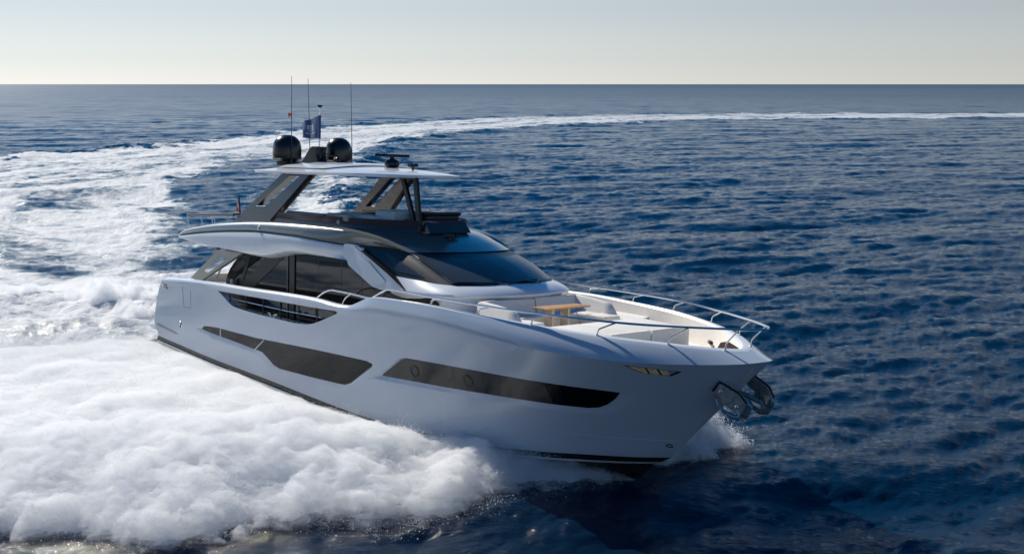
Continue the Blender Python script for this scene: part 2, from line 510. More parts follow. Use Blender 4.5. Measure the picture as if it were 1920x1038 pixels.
for side, PR, I, dp in hull_glass:
    inn = [p[0] for p in PR]
    ins = I
    if PR is AFT:
        g = hull_panel('hull_window', ins, dp, side, M_HGLASS2, yacht)
        for x, tilt in ((6.0, .05), (8.45, .62)):                   # pale dividers of the narrow part
            m = MB()
            zt = float(np.interp(x + tilt, [4.78, 5.79, 8.6], [1.165, 1.235, 1.245])) - .005; zb = float(np.interp(x, [4.75, 5.94, 7.15, 8.07, 8.65], [1.02, .957, .915, .865, .84])) + .005
            m.tube([(x, skin(x, zb, side) + -side*(dp-.024), zb), (x+tilt, skin(x+tilt, zt, side) - side*(dp-.024), zt)], .022, 6)
            m.build('window_divider', M_LINE, g)
    else:
        edges = [15.4, 17.45, 18.65, 19.71, 21.66, 23.9]
        for k in range(5):
            poly = clip_poly(ins, edges[k]+.006, edges[k+1]-.006)
            g = hull_panel('hull_window', poly, dp, side, M_HGLASS if k < 4 else M_HGLASS2, yacht,
                           label='black forward hull pane' if k == 4 else None)
            if k in (0, 2):
                cxp = 17.08 if k == 0 else 19.15; czp = 1.475 if k == 0 else 1.53
                m = MB(); q = [(cxp + .155*math.cos(t), czp + .155*math.sin(t)) for t in np.linspace(0, 2*math.pi, 33)[:-1]]
                m.tube([(x, skin(x, z, side) - side*(dp-.022), z) for x, z in q + q[:1]], .012, 5, cap=False)
                m.build('porthole_ring', M_BLACK, g)

# ---- fittings on the hull's skin
for side in (-1, 1):
    # bow light cluster: dark bezel, three amber reflectors, a clear lens
    OUT = [(24.02, 2.645), (24.16, 2.56), (24.3, 2.465), (24.84, 2.445), (25.09, 2.58), (24.73, 2.605), (24.3, 2.63)]
    hl = hull_panel('bow_light', OUT, 0, side, M_BLACK, yacht, off=.012)
    for a, b, m, nm in ((24.12, 24.42, M_GOLD, 'reflector'), (24.47, 24.64, M_GOLD, 'reflector'), (24.69, 24.83, M_GOLD, 'reflector'), (24.84, 24.99, M_LENS, 'lens')):
        c = np.mean(OUT, 0); sm = [tuple(c + (np.array(p)-c)*.86) for p in OUT]
        pl = clip_poly(sm, a, b)
        if len(pl) > 2: hull_panel(nm, pl, 0, side, m, hl, off=.02)
    # exhaust outlet, eye, badge, door seam, rubbing step
    m = MB(); q = [(2.85 + .085*math.cos(t), .965 + .125*math.sin(t)) for t in np.linspace(0, 2*math.pi, 25)]
    m.tube([(x, skin(x, z, side) + side*.005, z) for x, z in q], .02, 6, cap=False)
    o = m.build('exhaust_outlet', M_CHROME, yacht)
    hull_panel('outlet_mouth', [(2.85 + .08*math.cos(t), .965 + .12*math.sin(t)) for t in np.linspace(0, 2*math.pi, 21)[:-1]], 0, side, M_BROWN, o, off=.006)
    q = [(23.905 + .05*math.cos(t), .44 + .045*math.sin(t)) for t in np.linspace(0, 2*math.pi, 17)]
    m = MB(); m.tube([(x, skin(x, z, side) + side*.006, z) for x, z in q], .014, 6, cap=False); m.build('towing_eye', M_BLACK, yacht)
    m = MB()
    for path in ([(3.25, 2.46), (3.25, 1.70), (3.83, 1.70), (3.93, 2.47)],):
        m.tube([(x, skin(x, z, side) + side*.001, z) for x, z in densify(path, .1)[:len(densify(path, .1)) - 7]], .006, 4)
    m.build('side_door_seam', M_DARK, yacht)
    # raised badge: a seven and a twisted bar
    m = MB()
    def stroke(pts, w=.016):
        m.tube([(x, skin(x, z, side) + side*.012, z) for x, z in densify(pts, .03)[:-1] if True][:max(2, len(densify(pts, .03)) - int(np.ceil(np.linalg.norm(np.array(pts[-1])-np.array(pts[0]))/.03)))], w, 5)
    stroke([(1.50, 2.40), (1.68, 2.41), (1.58, 2.20)], .022)
    stroke([(1.72, 2.41), (1.88, 2.40), (1.80, 2.31), (1.89, 2.24), (1.76, 2.19)], .024)
    m.build('number_badge', M_ALU, yacht)
    hull_panel('stern_step', [(.62, .74), (.8, .80), (2.35, .62), (2.55, .58), (2.3, .55), (1.0, .665)], 0, side, M_GREY, yacht, off=.012)
    # spray rail across the forefoot
    m = MB(); L = [(18.5, .40), (20.0, .45), (21.0, .485), (22.8, .54), (23.6, .57), (24.12, .60)]
    L = [(float(x), float(np.interp(x, [p[0] for p in L], [p[1] for p in L]))) for x in np.linspace(18.5, 24.1, 40)]
    m.tube([(x, skin(x, z, side) + side*.0, z) for x, z in L], [.004 + .010*i/39 for i in range(40)], 6)
    m.build('spray_rail', M_HULL, yacht)

# swim platform behind the transom
m = MB(); n = 13
for zz0, zz1, gx in ((.46, .66, 0),):
    pl = [(1.2, -2.86), (.2, -2.84), (-.45, -2.70), (-.82, -2.35), (-.95, -1.6), (-1.0, 0)]
    pl = pl + [(x, -y) for x, y in pl[-2::-1]]
    rows = [[(x, y, zz0 + .02) for x, y in pl], [(x, y, zz0+.05) for x, y in pl], [(x, y, zz1 - .03) for x, y in pl], [(x+.03*(x < 0), y*.99, zz1) for x, y in pl]]
    m.loft(rows, True, 0, True, True)
m.build('swim_platform', M_HULL, yacht)

# ------------------------------------------------------------------ deckhouse
def both(fn):
    for sd in (-1, 1): fn(sd)

# dark glass house, running forward to a point under the white pillar
m = MB()
hs = [(5.2, 1.95), (5.2, 2.9), (5.5, 3.3), (6.1, 3.75), (7.0, 4.22), (13.9, 4.4), (14.6, 3.9), (15.3, 3.6), (17.15, 3.42), (17.3, 3.3), (16.6, 2.5), (14.5, 1.95)]
hs = round_poly(hs, [.02, .2, .4, .4, .3, .2, .2, .2, .05, .05, .2, .2], 3)
m.prism(hs, -2.33, 2.33)
house = m.build('salon_glass', M_GLASS, yacht, 20)
for sd in (-1, 1):
    m = MB()
    m.prism([(9.62, 2.0), (9.92, 2.0), (9.92, 4.3), (9.62, 4.3)], sd*2.32, sd*2.365)
    m.build('door_post', M_BLACK, house)
    m = MB()
    m.prism([(9.42, 2.0), (9.50, 2.0), (9.50, 4.3), (9.42, 4.3)], sd*2.32, sd*2.36)
    m.build('door_frame', M_DARK, house)
    for x in (11.3, 12.6, 13.7):
        m = MB(); m.prism([(x, 2.0), (x+.018, 2.0), (x+.018, 4.25), (x, 4.25)], sd*2.32, sd*2.336); m.build('pane_joint', M_DARK, house)
    # black folding arm silhouette of the aft side door, white post and lamp on the cockpit side
    m = MB(); m.prism([(6.2, 2.72), (7.0, 2.66), (9.3, 4.02), (9.3, 4.22), (8.2, 4.05), (7.0, 3.12), (6.5, 2.98), (7.2, 4.1), (6.95, 4.15)], sd*2.32, sd*2.35); m.build('door_arm', M_BLACK, house)
    m = MB(); m.tube([(4.75, sd*2.45, 2.2), (4.78, sd*2.45, 2.9), (5.1, sd*2.42, 3.4), (5.7, sd*2.4, 3.75)], .035, 6); m.build('cockpit_post', M_WHITE, yacht)
    m = MB(); m.box((5.75, sd*2.40, 2.5), (6.0, sd*2.52, 2.78), .03); m.box((5.82, sd*2.42, 2.78), (5.93, sd*2.5, 2.95), .02); m.build('deck_lamp', M_WHITE, yacht)
# cockpit seat and its table behind the house
m = MB(); m.box((1.9, -1.9, 1.95), (2.7, 1.9, 2.4), .08); m.box((1.7, -1.9, 2.4), (2.0, 1.9, 2.75), .08); m.build('cockpit_sofa', M_CUSH, yacht)
m = MB(); m.box((3.3, -.9, 2.55), (4.3, .9, 2.61), .02); m.box((3.7, -.15, 1.95), (3.9, .15, 2.55), .02); m.build('cockpit_table', M_TEAK, yacht)

# upper deck overhang: white fascia with a curled lower lip
CRE_Z = table([(2.2, 4.22), (2.4, 4.20), (4.03, 4.10), (5.55, 4.06), (7.36, 4.05), (8.4, 4.15), (9.71, 4.35), (10.57, 4.40), (12.96, 4.38), (13.9, 4.34)])
LIP_Z = table([(2.2, 4.20), (4.0, 4.08), (5.5, 4.02), (6.64, 3.98), (7.6, 3.92), (8.49, 3.89), (9.44, 4.02), (10.13, 4.14), (11.19, 4.2), (12.4, 4.2), (13.9, 4.13)])
BB_Z = table([(2.1, 4.24), (2.44, 4.27), (4.74, 4.52), (6.97, 4.69), (8.85, 4.77), (10.59, 4.77), (12.07, 4.70), (13.5, 4.625), (14.4, 4.655), (15.0, 4.64), (15.52, 4.575)])
BB_Y = table([(2.1, 2.70), (2.6, 2.85), (4, 2.91), (9, 2.92), (11, 2.88), (12.3, 2.72), (13.5, 2.42), (14.4, 2.22), (15.52, 1.96)])
BT_Z = table([(2.1, 4.30), (2.4, 4.42), (2.75, 4.52), (4.01, 4.71), (5.84, 4.92), (8.79, 5.11), (11.0, 5.155), (12.1, 5.14), (13.4, 5.07), (14.3, 4.94), (15.0, 4.76), (15.52, 4.585)])
BT_Y = table([(2.1, 2.55), (2.8, 2.70), (5, 2.74), (9, 2.74), (11, 2.70), (12.3, 2.60), (13.5, 2.45), (14.3, 2.32), (15.0, 2.14), (15.52, 1.955)])
def sect(x, top):
    cz, lz, bz, by, tz, ty = [float(f(x)) for f in (CRE_Z, LIP_Z, BB_Z, BB_Y, BT_Z, BT_Y)]
    return cz, lz, bz, by, tz, ty
m = MB()
for sd in (-1, 1):
    rows = []
    for x in np.linspace(2.2, 13.95, 90):
        cz, lz, bz, by, tz, ty = sect(x, 0)
        by2 = max(by, 2.45) if x > 12 else by
        k = np.clip((bz - cz) / .3, 0, 1)
        rows.append([(x, 0, lz + .02), (x, sd*1.9, lz), (x, sd*2.33, lz), (x, sd*2.45, lz+.004), (x, sd*(2.58*.7+by2*.3), lz*.86+cz*.14 + .0), (x, sd*(by2*.72+2.5*.28), lz*.6+cz*.4), (x, sd*(by2-.035), lz*.18+cz*.82), (x, sd*(by2-.008*k), cz + .012),
                     (x, sd*(by2+.012), cz*.65+bz*.35), (x, sd*(by2+.012), cz*.3+bz*.7), (x, sd*by2, bz - .03), (x, sd*(by2-.012), bz-.012), (x, sd*(by2-.05), bz - .004)])
    m.loft(rows, False, 0)
    m.add(rows[0], [tuple(range(len(rows[0])))]); 
m.build('deck_overhang', M_WHITE, yacht, 40)
# grey band with its black shadow gap, and the deck behind it
g = MB()
for sd in (-1, 1):
    rows = []
    for x in np.concatenate([np.linspace(2.12, 3.2, 14), np.linspace(3.3, 15.52, 90)]):
        cz, lz, bz, by, tz, ty = sect(x, 0)
        f = np.clip((15.52 - x) / .8, 0, 1)
        h = tz - bz
        rows.append([(x, sd*(by-.06), bz-.02), (x, sd*(by-.055), bz + .015), (x, sd*(by-.002), bz + .022 + .02*f), (x, sd*(by+.004), bz + h*.3), (x, sd*(by*.6+ty*.4 + .03*f), bz+h*.62), (x, sd*(by*.22+ty*.78+.03*f), bz + h*.88),
                     (x, sd*(ty + .01*f), bz + h*.975), (x, sd*(ty - .035*f), tz), (x, sd*(ty - .10*f), tz - .01*f), (x, sd*(ty-.16*f), tz - .06*f)])
    g.loft(rows, False, 0)
    n = len(rows[0])
    for i in range(len(rows)-1):
        g.m[-(len(rows)-1)*(n-1) + i*(n-1)] = 1
g.build('grey_sheer_band', [M_GREY, M_BLACK], yacht, 40)
m = MB(); rows = []
for x in np.concatenate([[2.14], np.linspace(2.3, 13, 40)]):
    cz, lz, bz, by, tz, ty = sect(x, 0)
    z = tz - .055
    rows.append([(x, y*(ty-.15), z) for y in np.linspace(-1, 1, 9)])
m.loft(rows); r0 = rows[0]
m.add(list(r0) + [(p[0]-.02, p[1]*1.05, 4.2) for p in r0], [(i, i+1, 9+i+1, 9+i) for i in range(8)])
m.build('flybridge_deck', M_DECK, yacht)

# domed grey roof between the band and the windscreen
m = MB(); rows = []
for s in np.linspace(-1, 1, 33):
    r = []
    for t in np.linspace(0, 1, 30):
        x0 = 12.0 + 3.52*t
        bulge = (1 - abs(s)**2.4)
        x = 12.0 + (3.52 + .78*(1-s*s))*t
        f = np.clip((15.52 - x0)/.8, 0, 1)
        z = float(BT_Z(x0)) - .06*f*abs(s)**6 + (.10*(1-t) + .035*t + .10*np.sin(np.pi*t)**1.2)*bulge
        r.append((x, s*(float(BT_Y(x0)) - .12*f), z))
    rows.append(r)
m.loft(rows); ROOF = rows
m.build('domed_roof', M_GREY, yacht, 50)

# wrap-around windscreen
def poly3(P):
    P = np.array(P, float); d = np.r_[0, np.cumsum(np.linalg.norm(np.diff(P, axis=0), axis=1))]
    fs = [pchip(d, P[:, k]) for k in range(3)]
    return lambda t: np.stack([f(t*d[-1]) for f in fs], -1)
def mirror(P): return P + [(x, -y, z) for x, y, z in P[-2::-1]]
SB = [(14.82, -2.37, 3.93), (15.6, -2.31, 3.90), (16.4, -2.22, 3.865), (17.05, -2.09, 3.825), (17.5, -1.9, 3.82), (17.83, -1.5, 3.83), (18.1, -.9, 3.845), (18.22, -.4, 3.855), (18.25, 0, 3.86)]
ST = [(13.42, -2.36, 4.612), (13.95, -2.28, 4.635), (14.5, -2.16, 4.645), (15.1, -2.03, 4.625), (15.5, -1.93, 4.57), (15.72, -1.6, 4.58), (16.05, -1.0, 4.59), (16.24, -.45, 4.60), (16.28, 0, 4.60)]
NS = len(SB)
tb = np.arange(2*NS-1) / (2*NS-2)
def by_index(P):
    P = np.array(mirror(P), float); k = np.arange(len(P), dtype=float)
    fs = [pchip(k, P[:, j]) for j in range(3)]
    return lambda q: np.stack([f(np.asarray(q, float)) for f in fs], -1)
FB, FT = by_index(SB), by_index(ST)
def screen(q, v, off=0.):
    """point on the windscreen; q station index 0..16, v 0 bottom..1 top"""
    b, t = FB(q), FT(q)
    p = b*(1-v) + t*v
    c = np.array([14.0, 0, 3.6]); n = (p - c); n = n/np.linalg.norm(n)
    return p + n*(.10*np.sin(np.pi*v)*(1 if 4 < q < 12 else .25) + off)
m = MB()
Q = np.linspace(0, 2*NS-2, 97)
m.loft([[screen(q, v) for v in np.linspace(-.0, 1.03, 13)] for q in Q])
ws = m.build('windscreen', M_SCREEN, yacht, 50)
def screen_patch(name, corners, m_, nq=16, nv=6, off=.012):
    """four (q,v) corners, bilinear"""
    c = np.array(corners, float); mm = MB()
    rows = []
    for a in np.linspace(0, 1, nq):
        lo = c[0]*(1-a) + c[1]*a; hi = c[3]*(1-a) + c[2]*a
        rows.append([screen(*(lo*(1-b)+hi*b), off) for b in np.linspace(0, 1, nv)])
    mm.loft(rows)
    return mm.build(name, m_, ws)
screen_patch('front_pane', [(4.25, .07), (11.75, .07), (11.6, .83), (4.4, .83)], M_SCREEN2, 40, 8)
for a, b, c_, d in (((1.15, .22), (2.55, .14), (2.05, .80), (1.75, .84)),):
    screen_patch('side_pane', [a, b, c_, d], M_SCREEN2)
    screen_patch('side_pane', [(16-a[0], a[1]), (16-b[0], b[1]), (16-c_[0], c_[1]), (16-d[0], d[1])], M_SCREEN2)
for q in (4.0, 12.0):
    mm = MB(); mm.tube([screen(q, v, .006) for v in np.linspace(0.02, 1, 10)], .012, 5); mm.build('corner_seam', M_DARK, ws)

# white cowl below the windscreen: shelf, rounded edge, wall
SE = [(15.35, -2.46, 3.50), (15.9, -2.48, 3.515), (16.6, -2.46, 3.55), (17.3, -2.38, 3.57), (17.95, -2.16, 3.585), (18.35, -1.7, 3.60), (18.6, -1.05, 3.615), (18.72, -.5, 3.62), (18.76, 0, 3.62)]
FE = by_index(SE)
m = MB(); rows = []
for q in np.linspace(0, 16, 97):
    b, e = FB(q), FE(q)
    c = np.array([15.5, 0, 0]); w = np.array([e[0]-c[0], e[1], 0]); w = w/np.linalg.norm(w)
    rows.append([b + (-.02, 0, -.02), b + w*.012 + (0, 0, .004), b*.7+e*.3 + (0, 0, .035), b*.35+e*.65 + (0, 0, .038), b*.1+e*.9 + (0, 0, .018), e, e + (0, 0, -.035), e - w*.03 + (0, 0, -.075), e - w*.13 + (0, 0, -.13),
                 e - w*.20 + (0, 0, -.3), e - w*.22 + (0, 0, -1.0)])
m.loft(rows)
m.build('windscreen_cowl', M_WHITE, yacht, 45)

# slanted white pillars with a sunk panel and the black seam along them
for sd in (-1, 1):
    out = [(13.28, 4.20), (13.35, 4.07), (14.66, 3.54), (15.0, 3.49), (15.5, 3.50), (16.05, 3.57), (15.25, 3.98), (14.45, 4.34), (13.62, 4.68), (13.0, 4.70), (12.9, 4.4)]
    out = round_poly(out, [.08, .1, .15, .1, .1, .02, .3, .3, .05, .2, .1], 3)
    lean = lambda x, z, sd=sd: sd*(.10*(4.4 - z) - .10*np.clip(x - 14.2, 0, 2))
    m = MB(); m.prism(out, sd*2.40, sd*2.56, 0, lean); p = m.build('side_pillar', M_WHITE, yacht, 30)
    q = [(13.75, 4.22), (14.55, 3.68), (15.05, 3.62), (15.2, 3.75), (14.35, 4.24)]
    m = MB(); m.prism(round_poly(q, .08, 3), sd*2.555, sd*2.575, 0, lean); m.build('pillar_panel', M_WHITE, p)
    m = MB(); sm = [(13.62, 4.66), (14.45, 4.345), (15.25, 3.985), (15.65, 3.78), (16.08, 3.56)]
    m.prism([(x-.028, z) for x, z in sm] + [(x+.028, z+.0) for x, z in sm[::-1]], sd*2.42, sd*2.585, 0, lean); m.build('pillar_seam', M_BLACK, p)

# cockpit side screens (smoked panel in a frame) under the overhang
for sd in (-1, 1):
    fr = [(3.66, 2.80), (5.5, 3.97), (7.35, 4.0), (4.62, 2.80)]
    hole = [(4.55, 3.13), (5.62, 3.72), (6.3, 3.73), (4.95, 3.1)]
    m = MB(); sh = lambda x, z, sd=sd: -sd*.12*(z-2.8)
    y0, y1 = sd*2.90, sd*2.94
    def P(p, y): return (p[0], y + sh(*p), p[1])
    v = [P(p, y0) for p in fr] + [P(p, y0) for p in hole] + [P(p, y1) for p in fr] + [P(p, y1) for p in hole]
    f = []
    for i in range(4):
        k = (i+1) % 4
        f += [(i, k, 4+k, 4+i), (8+i, 8+k, 12+k, 12+i), (i, k, 8+k, 8+i), (4+i, 4+k, 12+k, 12+i)]
    m.add(v, f)
    fo = m.build('cockpit_screen', M_GREY, yacht, 20)
    m = MB(); m.prism(hole, sd*2.915, sd*2.925, 0, sh); m.build('screen_pane', mat('clear_acrylic', (.5, .55, .58), .08, alpha=.35) if sd < 0 else bpy.data.materials['clear_acrylic'], fo)
    m = MB(); m.tube([P((4.64, 2.82), sd*2.92), P((7.36, 4.0), sd*2.92)], .035, 6); m.build('screen_edge', M_BLACK, fo)
    m = MB(); m.box((6.05, sd*2.72, 3.96), (7.45, sd*2.8, 4.06), .01); m.box((5.4, sd*2.74, 3.95), (5.55, sd*2.82, 4.05), .01); m.build('screen_track', M_BLACK, fo)

# windscreen wipers
def on_screen(q, v, off): return Vector(screen(q, v, off))
for q0, q1, qp in ((4.0, 6.75, 6.75), (7.6, 10.1, 9.6)):
    wp = MB()
    pv = FB(qp)*.93 + FE(qp)*.07 + np.array([0, 0, .04])
    elbow = on_screen(qp - 1.0, .10, .09); tip = on_screen((q0+q1)/2 - .5, .12, .07)
    wp.tube(fillet([tuple(pv), tuple(elbow), tuple(tip)], .2), .016, 6)
    w = wp.build('wiper_arm', M_CHROME, yacht)
    b = MB(); b.tube([on_screen(q, .055 + .02*math.sin(3*(q-q0)), .045) for q in np.linspace(q0, q1, 14)], [.012] + [.034]*12 + [.012], 6)
    b.tube([on_screen(q, .10, .05) for q in np.linspace(q0+.4, q1-.4, 8)], .016, 5)
    b.build('wiper_blade', M_BLACK, w)
    b = MB(); b.tube([tuple(pv - np.array([0, 0, .05])), tuple(pv + np.array([0, 0, .02]))], .03, 8); b.build('wiper_pivot', M_BLACK, w)

# ------------------------------------------------------------------ flybridge
PLAN = [(8.0, -2.38), (9.5, -2.36), (11.0, -2.28), (12.5, -2.12), (13.5, -1.82), (14.15, -1.42), (14.55, -1.0), (14.72, -.78), (14.80, -.4), (14.82, 0)]
FPLAN = poly3(mirror([(x, y, 0.) for x, y in PLAN]))
m = MB(); rows = []; rg = []; rt = []
for t in np.linspace(0, 1, 81):
    p = FPLAN(t); x, y = p[0], p[1]
    c = np.array([11.0, 0]); d = np.array([x, y]) - c
    rows.append([(x, y, 4.9), (x, y, 5.10), (c[0]+d[0]*.985, c[1]+d[1]*.985, 5.24), (c[0]+d[0]*.95, c[1]+d[1]*.95, 5.25)])
    rg.append([(c[0]+d[0]*.982, c[1]+d[1]*.982, 5.235), (c[0]+d[0]*.99, c[1]+d[1]*.99, 5.44), (c[0]+d[0]*.984, c[1]+d[1]*.984, 5.44), (c[0]+d[0]*.976, c[1]+d[1]*.976, 5.235)])
m.loft(rows); m.build('flybridge_coaming', M_DARK, yacht, 40)
m = MB(); m.loft(rg, True); m.build('wind_deflector', M_SMOKE, yacht, 40)
# forward console: sloping front and the padded cover above it
m = MB()
m.loft([[(13.9, -.95, 5.0), (14.98, -.80, 5.08), (15.02, 0, 5.10), (14.98, .80, 5.08), (13.9, .95, 5.0)], [(13.9, -.95, 5.2), (14.9, -.80, 5.19), (14.94, 0, 5.2), (14.9, .80, 5.19), (13.9, .95, 5.2)],
        [(13.9, -.92, 5.46), (14.66, -.74, 5.46), (14.69, 0, 5.47), (14.66, .74, 5.46), (13.9, .92, 5.46)]], True, 0, True, True)
con = m.build('helm_console', M_DARK, yacht, 30)
m = MB(); m.box((13.95, -.66, 5.44), (14.60, .66, 5.60), .05)
rows = []
for a in np.linspace(0, 2*np.pi, 17)[:-1]:
    rows.append([(14.5 + .09*np.cos(a), y, 5.64 + .055*np.sin(a)) for y in (-.72, -.68, .68, .72)])
m.loft(rows + rows[:1]); m.box((13.8, -.70, 5.57), (14.5, .70, 5.67), .03)
m.build('console_cover', M_BLACK, con, 40)
# seats
def cushion(name, parts, m_, parent=yacht):
    mm = MB()
    for a, b, e in parts: mm.box(a, b, e)
    return mm.build(name, m_, parent, 35)
cushion('flybridge_sofa', [((9.0, -2.15, 5.0), (12.2, -1.55, 5.40), .06), ((9.0, -2.2, 5.3), (11.2, -1.98, 5.50), .07), ((11.3, -2.12, 5.3), (12.6, -1.9, 5.54), .07), ((9.0, -2.15, 5.0), (9.6, .2, 5.4), .06)], M_CUSHG)
cushion('sun_lounge', [((11.0, -1.7, 5.1), (13.2, -.9, 5.52), .06), ((12.8, -1.3, 5.2), (13.75, -.55, 5.70), .08)], M_CUSH)
cushion('helm_seat', [((12.2, .3, 5.0), (12.8, 1.4, 5.48), .08), ((12.05, .3, 5.3), (12.25, 1.4, 5.62), .06)], M_CUSHG)
cushion('port_lounge', [((9.0, 1.5, 5.0), (12.6, 2.15, 5.46), .06), ((9.0, 1.95, 5.3), (12.6, 2.25, 5.56), .07)], M_CUSH)
cushion('bar_cabinet', [((9.8, -.4, 5.0), (10.9, .5, 5.50), .04)], M_BROWN)
m = MB()
m.tube(fillet([(11.6, 1.0, 5.45), (11.5, 1.0, 5.72), (11.5, 1.9, 5.72), (11.6, 1.9, 5.45)], .05), .018, 6); m.build('grab_rail', M_CHROME, yacht)

# ------------------------------------------------------------------ hardtop
HW = table([(6.45, 0.0), (6.47, 1.0), (6.55, 1.7), (6.75, 2.08), (7.2, 2.22), (9, 2.26), (11, 2.22), (12.2, 2.05), (13.0, 1.78), (13.7, 1.38), (14.2, .95), (14.55, .5), (14.68, .2), (14.72, 0)])
def crown(x, s): return .03 + .25*np.clip((x-6.4)/1.6, 0, 1)**.8*np.clip((14.75-x)/3.5, 0, 1)**.7*(1-abs(s)**2.2)
m = MB(); up_rows = []; lo = []
xs = np.concatenate([6.45 + .5*np.linspace(0, 1, 8)**2, np.linspace(7.1, 13, 24), 14.72 - 1.7*np.linspace(1, 0, 16)[1:]**1.8])
for x in xs:
    w = float(HW(x)); S = np.linspace(-1, 1, 25)
    up_rows.append([(x, s*w, 6.77 + crown(x, s)) for s in S])
    lo.append([(x, s*w*.985, 6.71) for s in S])
nb = len(S)
ring = []
for a, b in zip(up_rows, lo):
    w = abs(a[0][1])
    ring.append(a + [(a[-1][0], a[-1][1]*1.006, 6.775)] + b[::-1] + [(a[0][0], a[0][1]*1.006, 6.775)])
m.loft(ring, True)
k = len(ring[0]); nfr = len(ring)-1
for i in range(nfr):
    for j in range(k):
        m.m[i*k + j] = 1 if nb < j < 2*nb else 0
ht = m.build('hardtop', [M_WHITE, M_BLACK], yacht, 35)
m = MB(); rows = []
for x in np.linspace(7.6, 11.6, 24):
    e = np.clip((x-7.6)/.25, 0, 1)**.5*np.clip((11.6-x)/.8, 0, 1)**.5
    w = 1.85*e + .001
    rows.append([(x, s*w, 6.80 + crown(x, s*w/2.25) + .055*e*(1-abs(s)**8)) for s in np.linspace(-1, 1, 17)])
m.loft(rows); m.build('raised_panel', M_WHITE, ht, 40)
# slotted aft arches leaning forward
for sd in (-1, 1):
    O = [(5.95, 4.98), (8.42, 5.12), (8.5, 5.2), (10.38, 6.72), (8.72, 6.73)]
    H = [(7.38, 5.58), (8.02, 5.60), (9.80, 6.64), (9.18, 6.64)]
    sh = lambda x, z, sd=sd: -sd*(.34/1.75)*(z-4.98)
    y0, y1 = sd*2.47, sd*2.22
    def P(p, y, sh=sh): return (p[0], y + sh(*p), p[1])
    mm = MB()
    v = [P(p, y0) for p in O] + [P(p, y0) for p in H] + [P(p, y1) for p in O] + [P(p, y1) for p in H]
    fc = [(0, 1, 6, 5), (1, 2, 6), (2, 3, 7, 6), (3, 4, 8, 7), (4, 0, 5, 8)]
    f = list(fc) + [tuple(i+9 for i in q) for q in fc] + [(i, (i+1) % 5, 9+(i+1) % 5, 9+i) for i in range(5)] + [(5+i, 5+(i+1) % 4, 14+(i+1) % 4, 14+i) for i in range(4)]
    mm.add(v, f)
    a = mm.build('hardtop_arch', M_DARK if sd < 0 else M_CANVAS, ht, 20)
    mm = MB()
    for pa, pb in ((H[1], H[2]), (O[2], O[3])):
        mm.tube([P(pa, (y0+y1)/2 - sd*.1), P(pb, (y0+y1)/2 - sd*.1)], .035, 6)
    mm.build('arch_inner_trim', M_BROWN, a)
    mm = MB(); mm.tube([P(H[0], y0 + sd*.004), P(H[1], y0+sd*.004)], .014, 5); mm.build('arch_sill', M_CHROME, a)
    if sd > 0:
        mm = MB(); mm.prism([(6.6, 5.05), (8.5, 5.25), (8.9, 5.5), (7.2, 5.45)], y0, y1, 0, sh); mm.build('folded_canvas', M_CANVAS, a)
# V-shaped front support on the starboard coaming corner
mm = MB()
def bar(a, b, w, d):
    a, b = Vector(a), Vector(b); 
    mm.loft([[p + Vector((sx*w, sy*d, 0)) for sx, sy in ((-1, -1), (1, -1), (1, 1), (-1, 1))] for p in (a, b)], True, 0, True, True)
bar((14.44, -.90, 5.12), (13.58, -.80, 6.74), .085, .05)
bar((14.62, -.90, 5.12), (14.22, -.80, 6.74), .085, .05)
mm.box((13.5, -.86, 6.66), (14.3, -.74, 6.72), .01)
mm.build('front_support', M_BLACK, ht, 30)

# ------------------------------------------------------------------ masts, domes, antennas, radar on the hardtop
def dome(x, y, z, r):
    e = bpy.data.objects.new('satellite_dome', None); link(e, yacht); e.location = (x, y, z)
    prof = [(0, 1.035), (.13, 1.02), (.26, .975), (.36, .89), (.43, .79), (.465, .68), (.478, .55), (.48, .40), (.478, .27), (.475, .25)]
    mm = MB(); N = 40
    rows = [[(q*r/.48*math.cos(a), q*r/.48*math.sin(a), h) for a in np.linspace(0, 2*np.pi, N, False)] for q, h in prof[1:]]
    mm.loft(rows, True, 0, True, False); mm.build('dome_shell', M_DOME, e, 40)
    mm = MB(); rows = [[(q*r/.48*math.cos(a), q*r/.48*math.sin(a), h) for a in np.linspace(0, 2*np.pi, N, False)] for q, h in [(.47, .245), (.486, .24), (.486, .205), (.46, .19), (.37, .10), (.35, -.03)]]
    mm.loft(rows, True, 0, True, True); mm.build('dome_base', M_BLACK, e, 30)
dome(7.16, -1.06, 7.02, .495)
dome(7.16, 1.06, 7.02, .47)
m = MB()
m.prism(round_poly([(6.58, 7.0), (7.16, 7.55), (7.36, 7.68), (7.72, 7.68), (7.66, 7.4), (7.82, 7.0)], .06, 3), -.20, -.06)
m.prism(round_poly([(6.58, 7.0), (7.16, 7.55), (7.36, 7.68), (7.72, 7.68), (7.66, 7.4), (7.82, 7.0)], .06, 3), .06, .20)
m.box((7.0, -.06, 7.25), (7.66, .06, 7.62), .02)
m.tube([(6.45, -.25, 7.07), (6.45, .25, 7.07)], .07, 10); m.tube([(7.85, -.25, 7.1), (7.85, .25, 7.1)], .07, 10)
mast = m.build('signal_mast', M_BLACK, yacht, 30)
m = MB(); m.tube([(7.55, 0, 7.5), (7.55, 0, 9.05)], .022, 8); m.build('flag_pole', M_CHROME, mast)
m = MB(); m.tube([(7.57, 0, 7.95), (7.57, 0, 8.78)], .034, 8); m.build('flag_sleeve', M_NAVY, mast)
m = MB(); m.tube([(7.55, 0, 9.03), (7.55, 0, 9.10)], .05, 8); m.tube([(7.55, -.09, 9.10), (7.55, .09, 9.10)], .03, 8); m.build('pole_cap', M_BLACK, mast)
m = MB(); m.tube([(7.7, .12, 7.45), (7.8, .45, 7.36), (7.75, .62, 7.22)], .02, 6)
